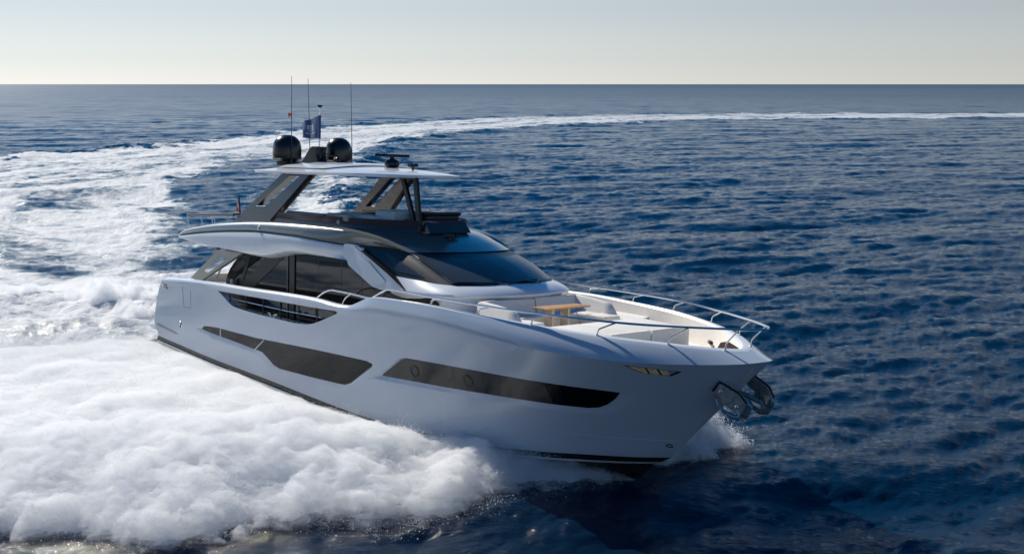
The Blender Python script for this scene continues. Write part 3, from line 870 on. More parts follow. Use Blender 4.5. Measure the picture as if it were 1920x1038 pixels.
m.loft([[(7.62 + d, .62 + q*math.cos(a), 7.22 + q*math.sin(a)) for a in np.linspace(0, 2*np.pi, 16, False)] for d, q in ((.0, .04), (.03, .1), (.12, .12), (.2, .11), (.24, .05))], True, 0, True, True)
m.build('loudhailer', M_BLACK, yacht, 30)
for (x, y, z0, z1, dx) in ((7.7, -1.2, 7.0, 10.02, -.06), (7.02, -.05, 7.1, 10.07, -.2), (7.52, 1.4, 7.0, 10.03, -.16)):
    m = MB(); m.tube([(x, y, z0), (x, y, z0 + .18)], .03, 8); m.tube([(x, y, z0+.18), (x + dx*.3, y, z0 + 1.2), (x+dx, y, z1)], [.016, .013, .007], 6)
    m.build('whip_antenna', M_RAILW, yacht)
e = bpy.data.objects.new('radar', None); link(e, yacht); e.location = (11.9, 0, 7.02)
m = MB(); N = 24
m.loft([[(q*math.cos(a), q*math.sin(a), h) for a in np.linspace(0, 2*np.pi, N, False)] for q, h in [(.20, 0), (.22, .03), (.25, .10), (.24, .17), (.18, .23), (.08, .27), (.07, .33)]], True, 0, True, True)
m.build('radar_base', M_BLACK, e, 40)
m = MB(); a = math.atan2(.78, .63); ca, sa = math.cos(a), math.sin(a)
rows = []
for t in (-.56, -.55, .55, .56):
    k = 1 if abs(t) < .555 else .7
    rows.append([(t*ca - q*sa*k, t*sa + q*ca*k, .37 + h*k) for q, h in ((-.07, -.045), (.07, -.045), (.08, 0), (.05, .05), (-.05, .05), (-.08, 0))])
m.loft(rows, True, 0, True, True); m.build('radar_bar', M_BLACK, e, 30)
m = MB(); m.tube([(12.95, .05, 6.88), (12.95, .05, 7.06)], .035, 8); m.box((12.87, -.12, 7.05), (13.05, .0, 7.16), .02); m.box((12.87, .08, 7.05), (13.05, .2, 7.16), .02); m.box((12.9, -.05, 7.07), (13.0, .12, 7.12), .01)
m.build('night_camera', M_BLACK, yacht, 30)
m = MB(); m.tube([(15.45, -.42, 4.92), (15.45, -.42, 4.98)], .05, 8); m.tube([(15.36, -.55, 5.03), (15.36, -.2, 5.03)], [.07, .07], 12); m.tube([(15.36, -.15, 5.03), (15.36, -.02, 5.03)], .05, 10); m.build('search_light', M_BLACK, yacht, 30)
m = MB(); m.box((8.45, -2.90, 4.90), (8.62, -2.82, 5.0), .02); m.tube([(8.55, -2.93, 4.94), (8.55, -2.93, 4.83)], .03, 8); m.build('side_lamp', M_CHROME, yacht, 30)

# aft deck rail with dark capping, ensign staff
m = MB(); RL = fillet([(6.1, -2.52, 5.20), (2.42, -2.52, 5.05), (2.42, 2.52, 5.05), (6.1, 2.52, 5.20)], .12)
m.tube(RL, .04, 8)
rail = m.build('aft_deck_rail', M_RAILW, yacht)
def deckz(x): return float(BT_Z(x)) - .05
st = [(2.5, -2.52), (3.6, -2.52), (4.6, -2.52), (5.6, -2.52), (2.42, -1.5), (2.42, -.5), (2.42, .5), (2.42, 1.5), (2.5, 2.52), (3.6, 2.52), (4.6, 2.52), (5.6, 2.52)]
for x, y in st:
    mm = MB(); top = 5.05 + .15*(x-2.42)/3.68
    mm.tube([(x + .12, y*.99, deckz(x + .1)), (x, y, top)], .018, 6); mm.build('stanchion', M_CHROME, rail)
m = MB(); m.tube([(1.95, 0, 4.3), (1.85, 0, 5.05), (1.72, 0, 5.72)], .035, 8); m.build('ensign_staff', M_RAILW, yacht)
m = MB(); m.box((1.9, -.1, 4.15), (2.3, .1, 4.3), .02); m.build('staff_socket', M_CHROME, yacht)

# ------------------------------------------------------------------ rails along the hull
def gun_pt(x, sd, off=.09, dz=.02):
    x2 = min(x, 25.7)
    y = max(float(GUN_Y(x2)) - off, 0)
    return (x, sd*y, float(GUN_Z(x2)) + dz)
TOPY = table([(15.9, 3.02), (18, 3.03), (20, 2.94), (21.7, 2.68), (23.4, 2.12), (24.95, 1.28), (25.85, .62), (26.2, .3), (26.34, 0)])
TOPZ = table([(15.9, 3.60), (16.6, 3.64), (18.4, 3.61), (21.7, 3.59), (24, 3.565), (26.34, 3.60)])
m = MB()
h = [(15.25, -3.03, 3.30), (15.6, -3.03, 3.47), (15.95, -3.03, 3.61), (16.4, -3.035, 3.64)] + [(x, -float(TOPY(x)), float(TOPZ(x))) for x in np.concatenate([np.linspace(17, 25, 24), 26.34 - 1.25*np.linspace(1, 0, 12)[0:]**2])]
full = h + [(x, -y, z) for x, y, z in h[-2::-1]]
m.tube(full, .028, 8)
bow = m.build('bow_rail', M_CHROME, yacht)
for sd in (-1, 1):
    for xb, yb in ((17.95, None), (19.79, None), (21.48, None), (23.17, None), (24.64, None), (25.59, None)):
        b = Vector(gun_pt(xb, sd, .06)); xt = xb + (.45 if xb < 25 else .38)
        t = Vector((xt, sd*float(TOPY(xt)), float(TOPZ(xt))))
        k = b + Vector((0, 0, .12)) + (t-b)*.08
        mm = MB(); mm.tube(fillet([b - Vector((0, 0, .03)), k, t], .06), .02, 7); mm.tube([b - Vector((0, 0, .03)), b + Vector((0, 0, .025))], .035, 8); mm.build('stanchion', M_CHROME, bow)
    # low rail across the boarding gate
    mm = MB()
    gate = [(12.28, 2.96), (12.75, 3.22), (13.1, 3.315), (14.2, 3.31), (15.15, 3.27), (15.3, 3.30)]
    mm.tube(fillet([(x, sd*3.02, z) for x, z in gate], .15), .026, 8)
    gr = mm.build('gate_rail', M_CHROME, yacht)
    mm = MB(); mm.tube(fillet([(13.7, sd*3.02, 2.92), (13.86, sd*3.02, 3.14), (14.15, sd*3.02, 3.30)], .08), .02, 7); mm.build('stanchion', M_CHROME, gr)
    # bars inside the bulwark opening
    mm = MB(); mm.tube([(6.4, sd*3.0, 2.40), (8, sd*3.0, 2.39), (10.5, sd*3.0, 2.385), (12.6, sd*3.0, 2.42)], .013, 6)
    bars = mm.build('opening_rail', M_CHROME, yacht)
    for x in (6.81, 7.93, 9.07, 10.15, 11.27, 12.35):
        mm = MB(); mm.tube([(x, sd*3.0, 2.05), (x, sd*3.0, 2.75)], .022, 7); mm.build('rail_post', M_BLACK, bars)
    for xa, xb in ((9.36, 9.2), (9.61, 9.8)):
        mm = MB(); mm.tube(fillet([(xa, sd*2.9, 1.96), (xa, sd*2.9, 2.155), (xb, sd*2.9, 2.16)], .05), .026, 6); mm.build('mooring_cleat', M_CHROME, yacht)

# ------------------------------------------------------------------ foredeck lounge
# moulded surround: walkways left and right of the sofa, well between
m = MB()
for sd in (-1, 1):
    m.loft([[(x, sd*y, z) for y, z in ((1.98, 2.5), (1.98, 2.96), (2.02, 3.0), (2.6, 3.0), (float(GUN_Y(x)) - .20, 3.02))] for x in np.linspace(15.6, 20.6, 24)])
    m.loft([[(20.6, sd*y, z) for z in (3.0, 2.5)] for y in np.linspace(1.98, 2.78, 4)])
m.build('side_walkway', M_DECK, yacht, 30)
sofa = bpy.data.objects.new('bow_sofa', None); link(sofa, yacht); sofa.location = (18.9, 0, 2.6)
def sc(parts, name, m_): return cushion(name, [((a[0]-18.9, a[1], a[2]-2.6), (b[0]-18.9, b[1], b[2]-2.6), e) for a, b, e in parts], m_, sofa)
sc([((18.62, -1.86, 2.6), (19.32, 1.86, 2.98), .03), ((18.7, -1.86, 2.6), (20.35, -1.18, 2.98), .03), ((18.7, 1.18, 2.6), (20.35, 1.86, 2.98), .03)], 'sofa_base', M_CREAM)
for a, b in (((18.8, -1.15, 2.96), (19.36, 1.15, 3.09)), ((18.8, -1.78, 2.96), (19.7, -1.15, 3.09)), ((19.72, -1.78, 2.96), (20.4, -1.15, 3.10)), ((18.8, 1.15, 2.96), (19.7, 1.78, 3.09)), ((19.72, 1.15, 2.96), (20.4, 1.78, 3.10))):
    sc([(a, b, .05)], 'seat_cushion', M_CUSH)
# backrests: aft in two panels, arms tapering down forward
def back(P, Q, z0, z1p, z1q, th, name='sofa_backrest'):
    P, Q = np.array(P), np.array(Q); d = (Q-P)/np.linalg.norm(Q-P); nrm = np.array([-d[1], d[0]])
    mm = MB(); rows = []
    for t in np.linspace(0, 1, 8):
        p = P + (Q-P)*t; z1 = z1p + (z1q-z1p)*t**1.5
        e = .0 if 0 < t < 1 else .035
        def V(o, z): q = p + nrm*o; return (q[0]-18.9, q[1], z-2.6)
        rows.append([V(-th/2+e, z0), V(-th/2+e, z1-.07), V(-th/2+.03+e, z1-.02), V(-th/4, z1-e*.5), V(th/4, z1-e*.5), V(th/2-.03-e, z1-.02), V(th/2-e, z1-.07), V(th/2 + .10 - e, z0)])
    mm.loft(rows, True, 0, True, True); mm.build(name, M_CUSH, sofa, 40)
back((18.72, -.02), (18.58, -1.84), 2.95, 3.50, 3.50, .17); back((18.58, 1.84), (18.72, .02), 2.95, 3.51, 3.51, .17)
for sd in (-1, 1):
    mm = MB(); rows = []
    for x, z1 in ((18.55, 3.49), (18.62, 3.505), (19.2, 3.47), (19.75, 3.41), (19.92, 3.38), (20.08, 3.2), (20.2, 3.0), (20.24, 2.9)):
        xx = x - 18.9; z1 -= 2.6; z0 = .3
        yo, yi = sd*1.93, sd*1.72
        rows.append([(xx, yo + sd*.06, z0), (xx, yo, max(z1 - .06, z0)), (xx, yo - sd*.03, z1-.012), (xx, (yo+yi)/2, z1), (xx, yi + sd*.03, z1-.012), (xx, yi, max(z1-.06, z0)), (xx, yi - sd*.10, z0)])
    mm.loft(rows, True, 0, True, True); mm.build('sofa_arm', M_CUSH, sofa, 40)
tb_ = bpy.data.objects.new('bow_table', None); link(tb_, yacht); tb_.location = (19.82, 0, 2.6)
m = MB(); m.box((-.29, -.84, .765), (.29, .84, .80), .008); m.build('table_top', M_TEAK, tb_, 30)
for y in (-.48, .12):
    m = MB(); m.box((-.15, y-.02, 0), (.15, y+.06, .765), .01); m.build('table_leg', M_WOODL, tb_, 30)
sp = bpy.data.objects.new('sun_pad', None); link(sp, yacht); sp.location = (21.9, 0, 2.6)
m = MB(); m.box((-.80, -1.66, 0), (1.0, 1.66, .38), .03); m.build('pad_base', M_CREAM, sp, 30)
for y0, y1 in ((-1.78, -.62), (-.60, .60), (.62, 1.78)):
    m = MB(); k = .86
    def ring(z, i): return [(-.84+i, y0+i, z), (1.02-i, max(y0, -1.60)*(1 if abs(y0) < 1 else .95)+i, z), (1.02-i, min(y1, 1.6)*(1 if abs(y1) < 1 else .95)-i, z), (-.84+i, y1-i, z)]
    m.loft([ring(.36, .0), ring(.47, 0), ring(.51, .02), ring(.525, .06)], True, 0, True, True)
    m.build('pad_cushion', M_CUSH, sp, 40)
for y0, y1 in ((-1.5, -.03), (.03, 1.5)):
    m = MB(); m.loft([[(.98, y0, .12), (.98, y1, .12), (1.08, y1, .12), (1.08, y0, .12)], [(.88, y0, .50), (.88, y1, .50), (1.10, y1, .50), (1.10, y0, .50)], [(.9, y0+.03, .545), (.9, y1-.03, .545), (1.08, y1-.03, .545), (1.08, y0+.03, .545)]], True, 0, True, True)
    m.build('head_rest', M_CUSH, sp, 40)
# bow: rising floor, windlass, open locker
m = MB()
m.loft([[(x, y*min(1, max(float(GUN_Y(x)) - .3, .02)/1.9)*1.9, z) for y in np.linspace(-1, 1, 9)] for x, z in ((23.0, 2.61), (23.6, 2.66), (24.2, 2.74), (24.9, 2.83), (25.4, 2.9))])
m.build('bow_floor', M_CREAM, yacht, 40)
m = MB(); m.prism([(24.8, 2.85), (25.42, 2.93), (24.95, 3.10)], .2, .5); m.build('anchor_locker', M_BROWN, yacht, 20)
m = MB(); m.tube([(24.66, .32, 2.8), (24.66, .32, 2.93), (24.5, .40, 3.02)], .035, 8); m.tube([(24.42, .48, 3.02), (24.56, .36, 3.02)], .05, 10); m.build('windlass', M_BROWN, yacht, 30)
for sd in (-1, 1):
    m = MB(); m.tube(fillet([(24.9, sd*.5, 2.83), (24.9, sd*.5, 2.93), (25.08, sd*.5, 2.94)], .04), .025, 6); m.build('mooring_cleat', M_CHROME, yacht)

# ------------------------------------------------------------------ bow anchors, each flung out from its hawse pipe
def anchor(sd):
    e = bpy.data.objects.new('bow_anchor', None); link(e, yacht)
    def place(P): return [(x, sd*y, z) for x, y, z in P]
    # broad fluke plate: dihedral plates hinged on the shank
    m = MB()
    A = [(25.62, .66, 2.34), (25.44, .66, 2.10), (25.66, .66, 1.98), (25.70, .62, 1.84), (25.95, .55, 1.72), (26.12, .52, 1.62), (26.26, .52, 1.95), (26.10, .57, 2.14)]
    B = [(x + .03, y - .05, z + .02) for x, y, z in A]
    n = len(A); v = place(A) + place(B)
    m.add(v, [tuple(range(n)), tuple(range(n, 2*n))] + [(i, (i+1) % n, n+(i+1) % n, n+i) for i in range(n)])
    m.build('fluke', M_ANCHOR, e, 25)
    m = MB()
    rim = place([(25.44, .68, 2.12), (25.62, .69, 2.36), (26.10, .60, 2.17), (26.28, .54, 1.96)])
    m.tube(rim, .028, 6); m.build('fluke_rim', M_BLACK, e)
    m = MB()
    C = [(26.28, .54, 1.96), (26.36, .46, 1.86), (26.22, .42, 1.56), (26.08, .50, 1.60), (26.12, .53, 1.66)]
    D = [(x - .02, y - .10, z + .03) for x, y, z in C]; n = len(C)
    m.add(place(C) + place(D), [tuple(range(n)), tuple(range(n, 2*n))] + [(i, (i+1) % n, n+(i+1) % n, n+i) for i in range(n)])
    m.build('crown_plate', M_ANCHOR, e, 25)
    m = MB()
    m.tube(place([(26.12, .5, 1.60), (25.92, .5, 1.58), (25.70, .55, 1.66), (25.56, .6, 1.80), (25.50, .62, 1.94)]), [.075, .065, .05, .032, .012], 8)
    m.build('lower_fluke', M_ANCHOR, e, 40)
    m = MB()
    m.tube(place([(25.1, .30, 2.05), (25.6, .42, 1.92), (25.98, .50, 1.80), (26.1, .5, 1.66)]), [.05, .06, .065, .06], 8)
    m.build('shank', M_ANCHOR, e, 40)
    m = MB()
    for p in ((25.66, .67, 2.14), (26.04, .56, 1.84)):
        q = [(p[0] + .035*math.cos(t), p[1]+.01, p[2] + .035*math.sin(t)) for t in np.linspace(0, 2*np.pi, 13)]
        m.tube(place(q), .012, 5)
    m.build('shackle', M_CHROME, e)
anchor(-1); anchor(1)

# ------------------------------------------------------------------ flags (top level: cloth on the yacht's poles)
def flag(name, origin, w, h, m_, droop=.25, amp=.09, waves=1.6, tilt=.0, nx=36, ny=16, split=None, heading=(-1, .12)):
    d = np.array([*heading, 0.]); d /= np.linalg.norm(d); side = np.array([-d[1], d[0], 0])
    V = []; F = []; Fm = []
    for i in range(nx+1):
        a = i/nx
        for j in range(ny+1):
            b = j/ny
            off = amp*math.sin(2*math.pi*(waves*a - .25*b) + .6)*a**.7 + .3*amp*math.sin(2*math.pi*(3.1*a + .8*b))*a
            p = np.array(origin) + d*(w*a*(1 - .10*b*(1) + .0)) + side*off + np.array([0, 0, -h*b*(1 - .12*a) - droop*a**1.4*(1 - .55*b) - .05*a*math.sin(5*a)])
            V.append(yw(p))
    for i in range(nx):
        for j in range(ny):
            F.append((i*(ny+1)+j, (i+1)*(ny+1)+j, (i+1)*(ny+1)+j+1, i*(ny+1)+j+1)); Fm.append(0 if split is None else split(i/nx, j/ny))
    return V, F, Fm
def cloth(name, V, F, Fm, mats):
    o = mesh_obj(name, V, F, mats, None, Fm, 60)
    md = o.modifiers.new('thickness', 'SOLIDIFY'); md.thickness = .004
    return o
LOGO = [(.40, .24, .52, .60), (.52, .20, .62, .56), (.62, .24, .70, .52)]
def emblem(a, b):
    # slanted white strokes and a line of lettering beneath, as printed on the cloth
    for x0, x1, y0, y1 in ((.36, .42, .30, .60), (.42, .60, .30, .36), (.46, .52, .36, .62), (.52, .64, .44, .49), (.58, .64, .30, .44), (.40, .62, .57, .62)):
        if x0 <= a + .10*(b-.45) < x1 and y0 <= b < y1: return 1
    if .69 <= b < .73 and .18 < a < .78 and int(a*46) % 3: return 1
    return 0
V, F, Fm = flag('', (7.53, 0, 8.77), 1.52, .80, None, droop=.26, amp=.045, nx=60, ny=40, split=emblem)
fo = cloth('pennant_flag', V, F, Fm, [M_NAVY, M_PALE]); tag(fo, 'navy blue flag with white emblem flying from the pole between the black domes', 'flag')
V, F, Fm = flag('', (7.66, -1.2, 8.80), .27, .22, None, droop=.05, amp=.03, nx=12, ny=8, split=lambda a, b: 0 if b < .5 else 1)
fo = cloth('courtesy_flag', V, F, Fm, [M_RED, M_WCLOTH]); tag(fo, 'tiny red and white flag on the leftmost whip antenna', 'flag')
V, F, Fm = flag('', (1.76, .03, 5.52), .30, .42, None, droop=.10, amp=.05, nx=12, ny=8, split=lambda a, b: 0 if a > .66 else (1 if a > .33 else 2))
M_GREEN = mat('green_cloth', (.03, .18, .07), .8)
fo = cloth('stern_ensign', V, F, Fm, [M_RED, M_WCLOTH, M_GREEN]); tag(fo, 'small reddish ensign hanging from the staff at the stern rail', 'flag')

# ------------------------------------------------------------------ sea: wind waves from random spectra, wake foam, bow spray
def spectrum_tile(L, N, lo, hi, wind, spread, seed, slope):
    g = np.random.default_rng(seed)
    k1 = np.fft.fftfreq(N, L/N) * 2*np.pi
    kx, ky = np.meshgrid(k1, k1, indexing='ij')
    k = np.hypot(kx, ky); k[0, 0] = 1e9
    c = (kx*math.cos(wind) + ky*math.sin(wind))/k
    lam = 2*np.pi/k
    P = k**-3.5 * np.clip(np.abs(c), 0, 1)**spread * (lam > lo) * (lam < hi)
    A = np.sqrt(P) * (g.normal(size=(N, N)) + 1j*g.normal(size=(N, N)))
    A[0, 0] = 0
    h = np.real(np.fft.ifft2(A))
    H = np.fft.fft2(h)
    sl = np.sqrt(np.mean(np.real(np.fft.ifft2(1j*kx*H))**2 + np.real(np.fft.ifft2(1j*ky*H))**2))
    H *= slope/sl
    kk = np.where(k > 1e8, 1, k)
    lev = []
    for mlam in (0, .5, 1, 2, 4, 8, 16, 32, 64):                    # copies with the short waves removed, for the far sea
        Hf = H * (1/(1 + (mlam/lam)**4) if mlam else 1)
        lev.append((np.real(np.fft.ifft2(Hf)).astype('f4'), np.real(np.fft.ifft2(-1j*kx/kk*Hf)).astype('f4'), np.real(np.fft.ifft2(-1j*ky/kk*Hf)).astype('f4')))
    return L, N, lev
WIND = R(-72)
TILES = [spectrum_tile(151., 512, 1.0, 22, WIND, 6.0, 3, .11), spectrum_tile(37.3, 512, .18, 2.6, WIND + .22, 3.5, 8, .24)]
MLAM = np.array([.25, .5, 1, 2, 4, 8, 16, 32, 64])
def sample(A, L, N, x, y):
    u = (x/L*N) % N; v = (y/L*N) % N
    i = np.floor(u).astype(int) % N; j = np.floor(v).astype(int) % N; a = u - np.floor(u); b = v - np.floor(v)
    i1 = (i+1) % N; j1 = (j+1) % N
    return A[i, j]*(1-a)*(1-b) + A[i1, j]*a*(1-b) + A[i, j1]*(1-a)*b + A[i1, j1]*a*b
def waves(x, y, lam):
    """height and horizontal choppy shift, waves shorter than lam left out"""
    out = [np.zeros(len(x)) for _ in range(3)]
    lv = np.clip(np.interp(np.log2(np.maximum(lam, .25)), np.log2(MLAM), np.arange(len(MLAM))), 0, len(MLAM)-1)
    l0 = np.floor(lv).astype(int); w = lv - l0
    for L, N, lev in TILES:
        for k in range(len(MLAM)):
            for add, sel in ((1-w, l0 == k), (w, l0 + 1 == k)):
                if not sel.any(): continue
                for c in range(3):
                    out[c][sel] += add[sel]*sample(lev[k][c], L, N, x[sel], y[sel])
    return out
def fbm_tile(N, beta, seed, lo=0):
    g = np.random.default_rng(seed)
    k1 = np.fft.fftfreq(N)*N; kx, ky = np.meshgrid(k1, k1, indexing='ij'); k = np.hypot(kx, ky); k[0, 0] = 1e9
    A = k**(-beta/2 - .5)*(k > lo)*(g.normal(size=(N, N)) + 1j*g.normal(size=(N, N)))
    h = np.real(np.fft.ifft2(A)); return (h/h.std()).astype('f4')
FB4, FB5 = fbm_tile(512, 3.4, 21, 2), fbm_tile(512, 3.0, 22, 3)
FB1, FB2, FB3 = fbm_tile(512, 1.9, 5, 2), fbm_tile(512, 1.5, 6, 3), fbm_tile(512, 2.4, 9, 1)
def fbm(T, x, y, L): return sample(T, L, 512, x, y)

def inside(poly, x, y):
    r = np.zeros(len(x), bool); n = len(poly)
    for i in range(n):
        (xa, ya), (xb, yb) = poly[i], poly[(i+1) % n]
        c = ((ya > y) != (yb > y)) & (x < (xb-xa)*(y-ya)/((yb-ya) or 1e-9) + xa)
        r ^= c
    return r
def sdist(poly, x, y):
    """signed distance, positive inside"""
    d = np.full(len(x), 1e9); n = len(poly)
    for i in range(n):
        (xa, ya), (xb, yb) = poly[i], poly[(i+1) % n]
        ex, ey = xb-xa, yb-ya
        t = np.clip(((x-xa)*ex + (y-ya)*ey)/(ex*ex+ey*ey+1e-9), 0, 1)
        d = np.minimum(d, np.hypot(x-xa-t*ex, y-ya-t*ey))
    return np.where(inside(poly, x, y), d, -d)
def smooth(a, b, x):
    t = np.clip((x-a)/(b-a), 0, 1); return t*t*(3-2*t)

OUTER = [(420, 384), (300, 384), (181, 381), (83, 377), (25, 357), (-16, 318), (-46, 256), (-55, 197), (-64, 168), (-71, 147), (-84, 118), (-88, 88), (-76, 60), (-56, 40), (-38, 28), (-24, 22.5), (-14, 23.8), (-11, 24.2)]
INNER = [(-9.5, 24.4), (-7.6, 23.9), (-5.7, 24.4), (-4, 24.8), (-2, 25.0), (-.3, 26.6), (.6, 27.4), (1.0, 28), (.2, 29), (-3, 33.5), (-6.5, 38.5), (-8.5, 44), (-9, 52), (-10.5, 70), (-12.5, 84), (-16.0, 103), (-19, 135), (-20.5, 160), (-19.5, 190), (-11, 224), (6, 252), (52, 303), (154, 321), (300, 328), (420, 330)]
WAKE = OUTER + INNER
CALM = [(-36, 146), (-28, 156), (-23, 150), (-20.8, 120), (-18.5, 95), (-16.8, 70), (-16.8, 60), (-19, 57), (-21.5, 62.6), (-26, 77.4), (-30, 91.6), (-35.5, 112), (-38, 133)]
TROUGH = [(-27.5, 58), (-24, 58.5), (-19, 50), (-17.2, 46), (-18.5, 45.5), (-22, 49)]
HX = np.array([.675, -.738]); SX = np.array([-.738, -.675])
def boat_plan(x, y):
    dx, dy = x - YT[0], y - YT[1]
    return dx*HX[0] + dy*HX[1], dx*SX[0] + dy*SX[1]
def flow_coords(x, y):
    """distance inside the outer rim and arc length along it"""
    best = np.full(len(x), 1e9); al = np.zeros(len(x)); acc = 0.
    for (xa, ya), (xb, yb) in zip(OUTER[:-1], OUTER[1:]):
        ex, ey = xb-xa, yb-ya; L = math.hypot(ex, ey)
        t = ((x-xa)*ex + (y-ya)*ey)/(L*L)
        tc = np.clip(t, 0, 1)
        d = np.hypot(x-xa-tc*ex, y-ya-tc*ey)
        m = d < best
        best = np.where(m, d, best); al = np.where(m, acc + tc*L, al); acc += L
    return best, al
def foam_field(x, y):
    n1 = fbm(FB1, x, y, 47.); n2 = fbm(FB2, x+13, y, 160.)
    wob = 1.1*n1 + 2.2*n2*np.clip(y/200, 0, 1)
    d = sdist(WAKE, x, y)
    soft = np.clip(y/55, .6, 6)
    f = smooth(-.5, 1.6, (d + wob)/soft)
    edge = np.exp(-((d - 2.0*soft)/(2.5*soft))**2)
    far = smooth(150, 330, y)
    f = f*(.80 + .02*far) + .16*edge*f*(1 - far)
    cr, al = flow_coords(x, y)
    st = fbm(FB4, cr*1.0, al*.10, 22.)
    f = f*(1 + .13*st)
    f = f + .30*np.exp(-((sdist(CALM, x, y) + 1.6 + .4*wob)/1.5)**2)*(f > .1)
    c = smooth(-1.6, 1.6, (sdist(CALM, x, y) + .8*wob)/2.0)
    f = f*(1 - .52*c)
    t = smooth(-1, 2, sdist(TROUGH, x, y) + .7*wob)
    f = f*(1 - .25*t)
    # long streaks drawn out along the curved track
    return f, d, c, cr, al

# grid fanned out from below the camera: fine near, coarse to the horizon
NA, NR = 1040, 900
ang = np.concatenate([np.linspace(-np.pi, R(-39), 70), np.linspace(R(-38), R(38), NA - 140), np.linspace(R(39), np.pi, 70)])
r = np.concatenate([[.3, 5, 10, 14], np.geomspace(15.5, 330, 620), np.geomspace(333, 3500, 240), np.geomspace(3700, 30000, NR-620-240-4)])
A_, R_ = np.meshgrid(ang, r)
X = (R_*np.sin(A_)).ravel(); Y = (R_*np.cos(A_)).ravel()
step = np.maximum(np.gradient(r)[:, None]*np.ones(NA)[None], R_*np.gradient(ang)[None]).ravel()
hz, hx, hy = waves(X, Y, step*1.1)
foam, dW, calm, cross_, along_ = foam_field(X, Y)
foam[Y > 900] = 0
bx, bn = boat_plan(X, Y)
near = 1 - smooth(140, 330, R_.ravel())
damp = 1 - .62*foam*near
hz = hz*damp
# churned water in the wake, folded crests at its rims, the hollow inside the turn
ch = fbm(FB3, X, Y, 19.)*.07 + fbm(FB3, X+7, Y, 60.)*.16 + fbm(FB1, X, Y, 30.)*.035
hz = hz + foam*near*ch*np.clip(step < 1.2, .3, 1)
hz = hz + .35*np.exp(-(dW/3.2)**2)*smooth(45, 70, Y)*(1 - smooth(350, 500, Y))*(1 + .4*fbm(FB1, X, Y, 60.))
# churned heap rising behind the transom
hz = hz + near*(.75*np.exp(-((bx + 4.5)/4)**2 - ((bn - 1.5)/4.5)**2) + .45*np.exp(-((bx + 13)/5)**2 - ((bn - 5)/5)**2))*(1 + .25*fbm(FB4, X, Y, 17.) + .05*fbm(FB3, X, Y, 14.))*(bx < .3)
heap = np.exp(-((bx + 3.5)/5)**2 - ((bn - .5)/6)**2) + .8*np.exp(-((bx + 13)/6)**2 - ((bn - 4)/6)**2)
foam = np.maximum(foam, np.clip(foam, 0, .8)*(1 + .55*heap*near))
slope_lost = np.clip(np.interp(step*1.1, [.25, .6, 1.5, 4, 10, 30, 100], [.02, .05, .10, .16, .22, .26, .28]), 0, 1)
CH = .8
X2 = X + CH*hx*damp; Y2 = Y + CH*hy*damp
V = np.stack([X2, Y2, hz], 1)
idx = np.arange(NA*NR).reshape(NR, NA)
Q = np.stack([idx[:-1, :-1], idx[:-1, 1:], idx[1:, 1:], idx[1:, :-1]], -1).reshape(-1, 4)

def np_mesh(name, V, Q, attrs, m, smooth_=True, flip=False):
    if flip: Q = Q[:, ::-1]
    used = np.unique(Q); remap = np.full(len(V), -1); remap[used] = np.arange(len(used))
    v = V[used]; q = remap[Q]
    me = bpy.data.meshes.new(name)
    me.vertices.add(len(v)); me.vertices.foreach_set('co', v.astype('f4').ravel())
    n = q.shape[1]
    me.loops.add(q.size); me.loops.foreach_set('vertex_index', q.astype('i4').ravel())
    me.polygons.add(len(q)); me.polygons.foreach_set('loop_start', np.arange(0, q.size, n, dtype='i4'))
    me.update(calc_edges=True)
    for k, a in attrs.items():
        at = me.attributes.new(k, 'FLOAT', 'POINT'); at.data.foreach_set('value', a[used].astype('f4'))
    me.materials.append(m)
    if smooth_: me.shade_smooth()
    me.validate()
    return link(bpy.data.objects.new(name, me))

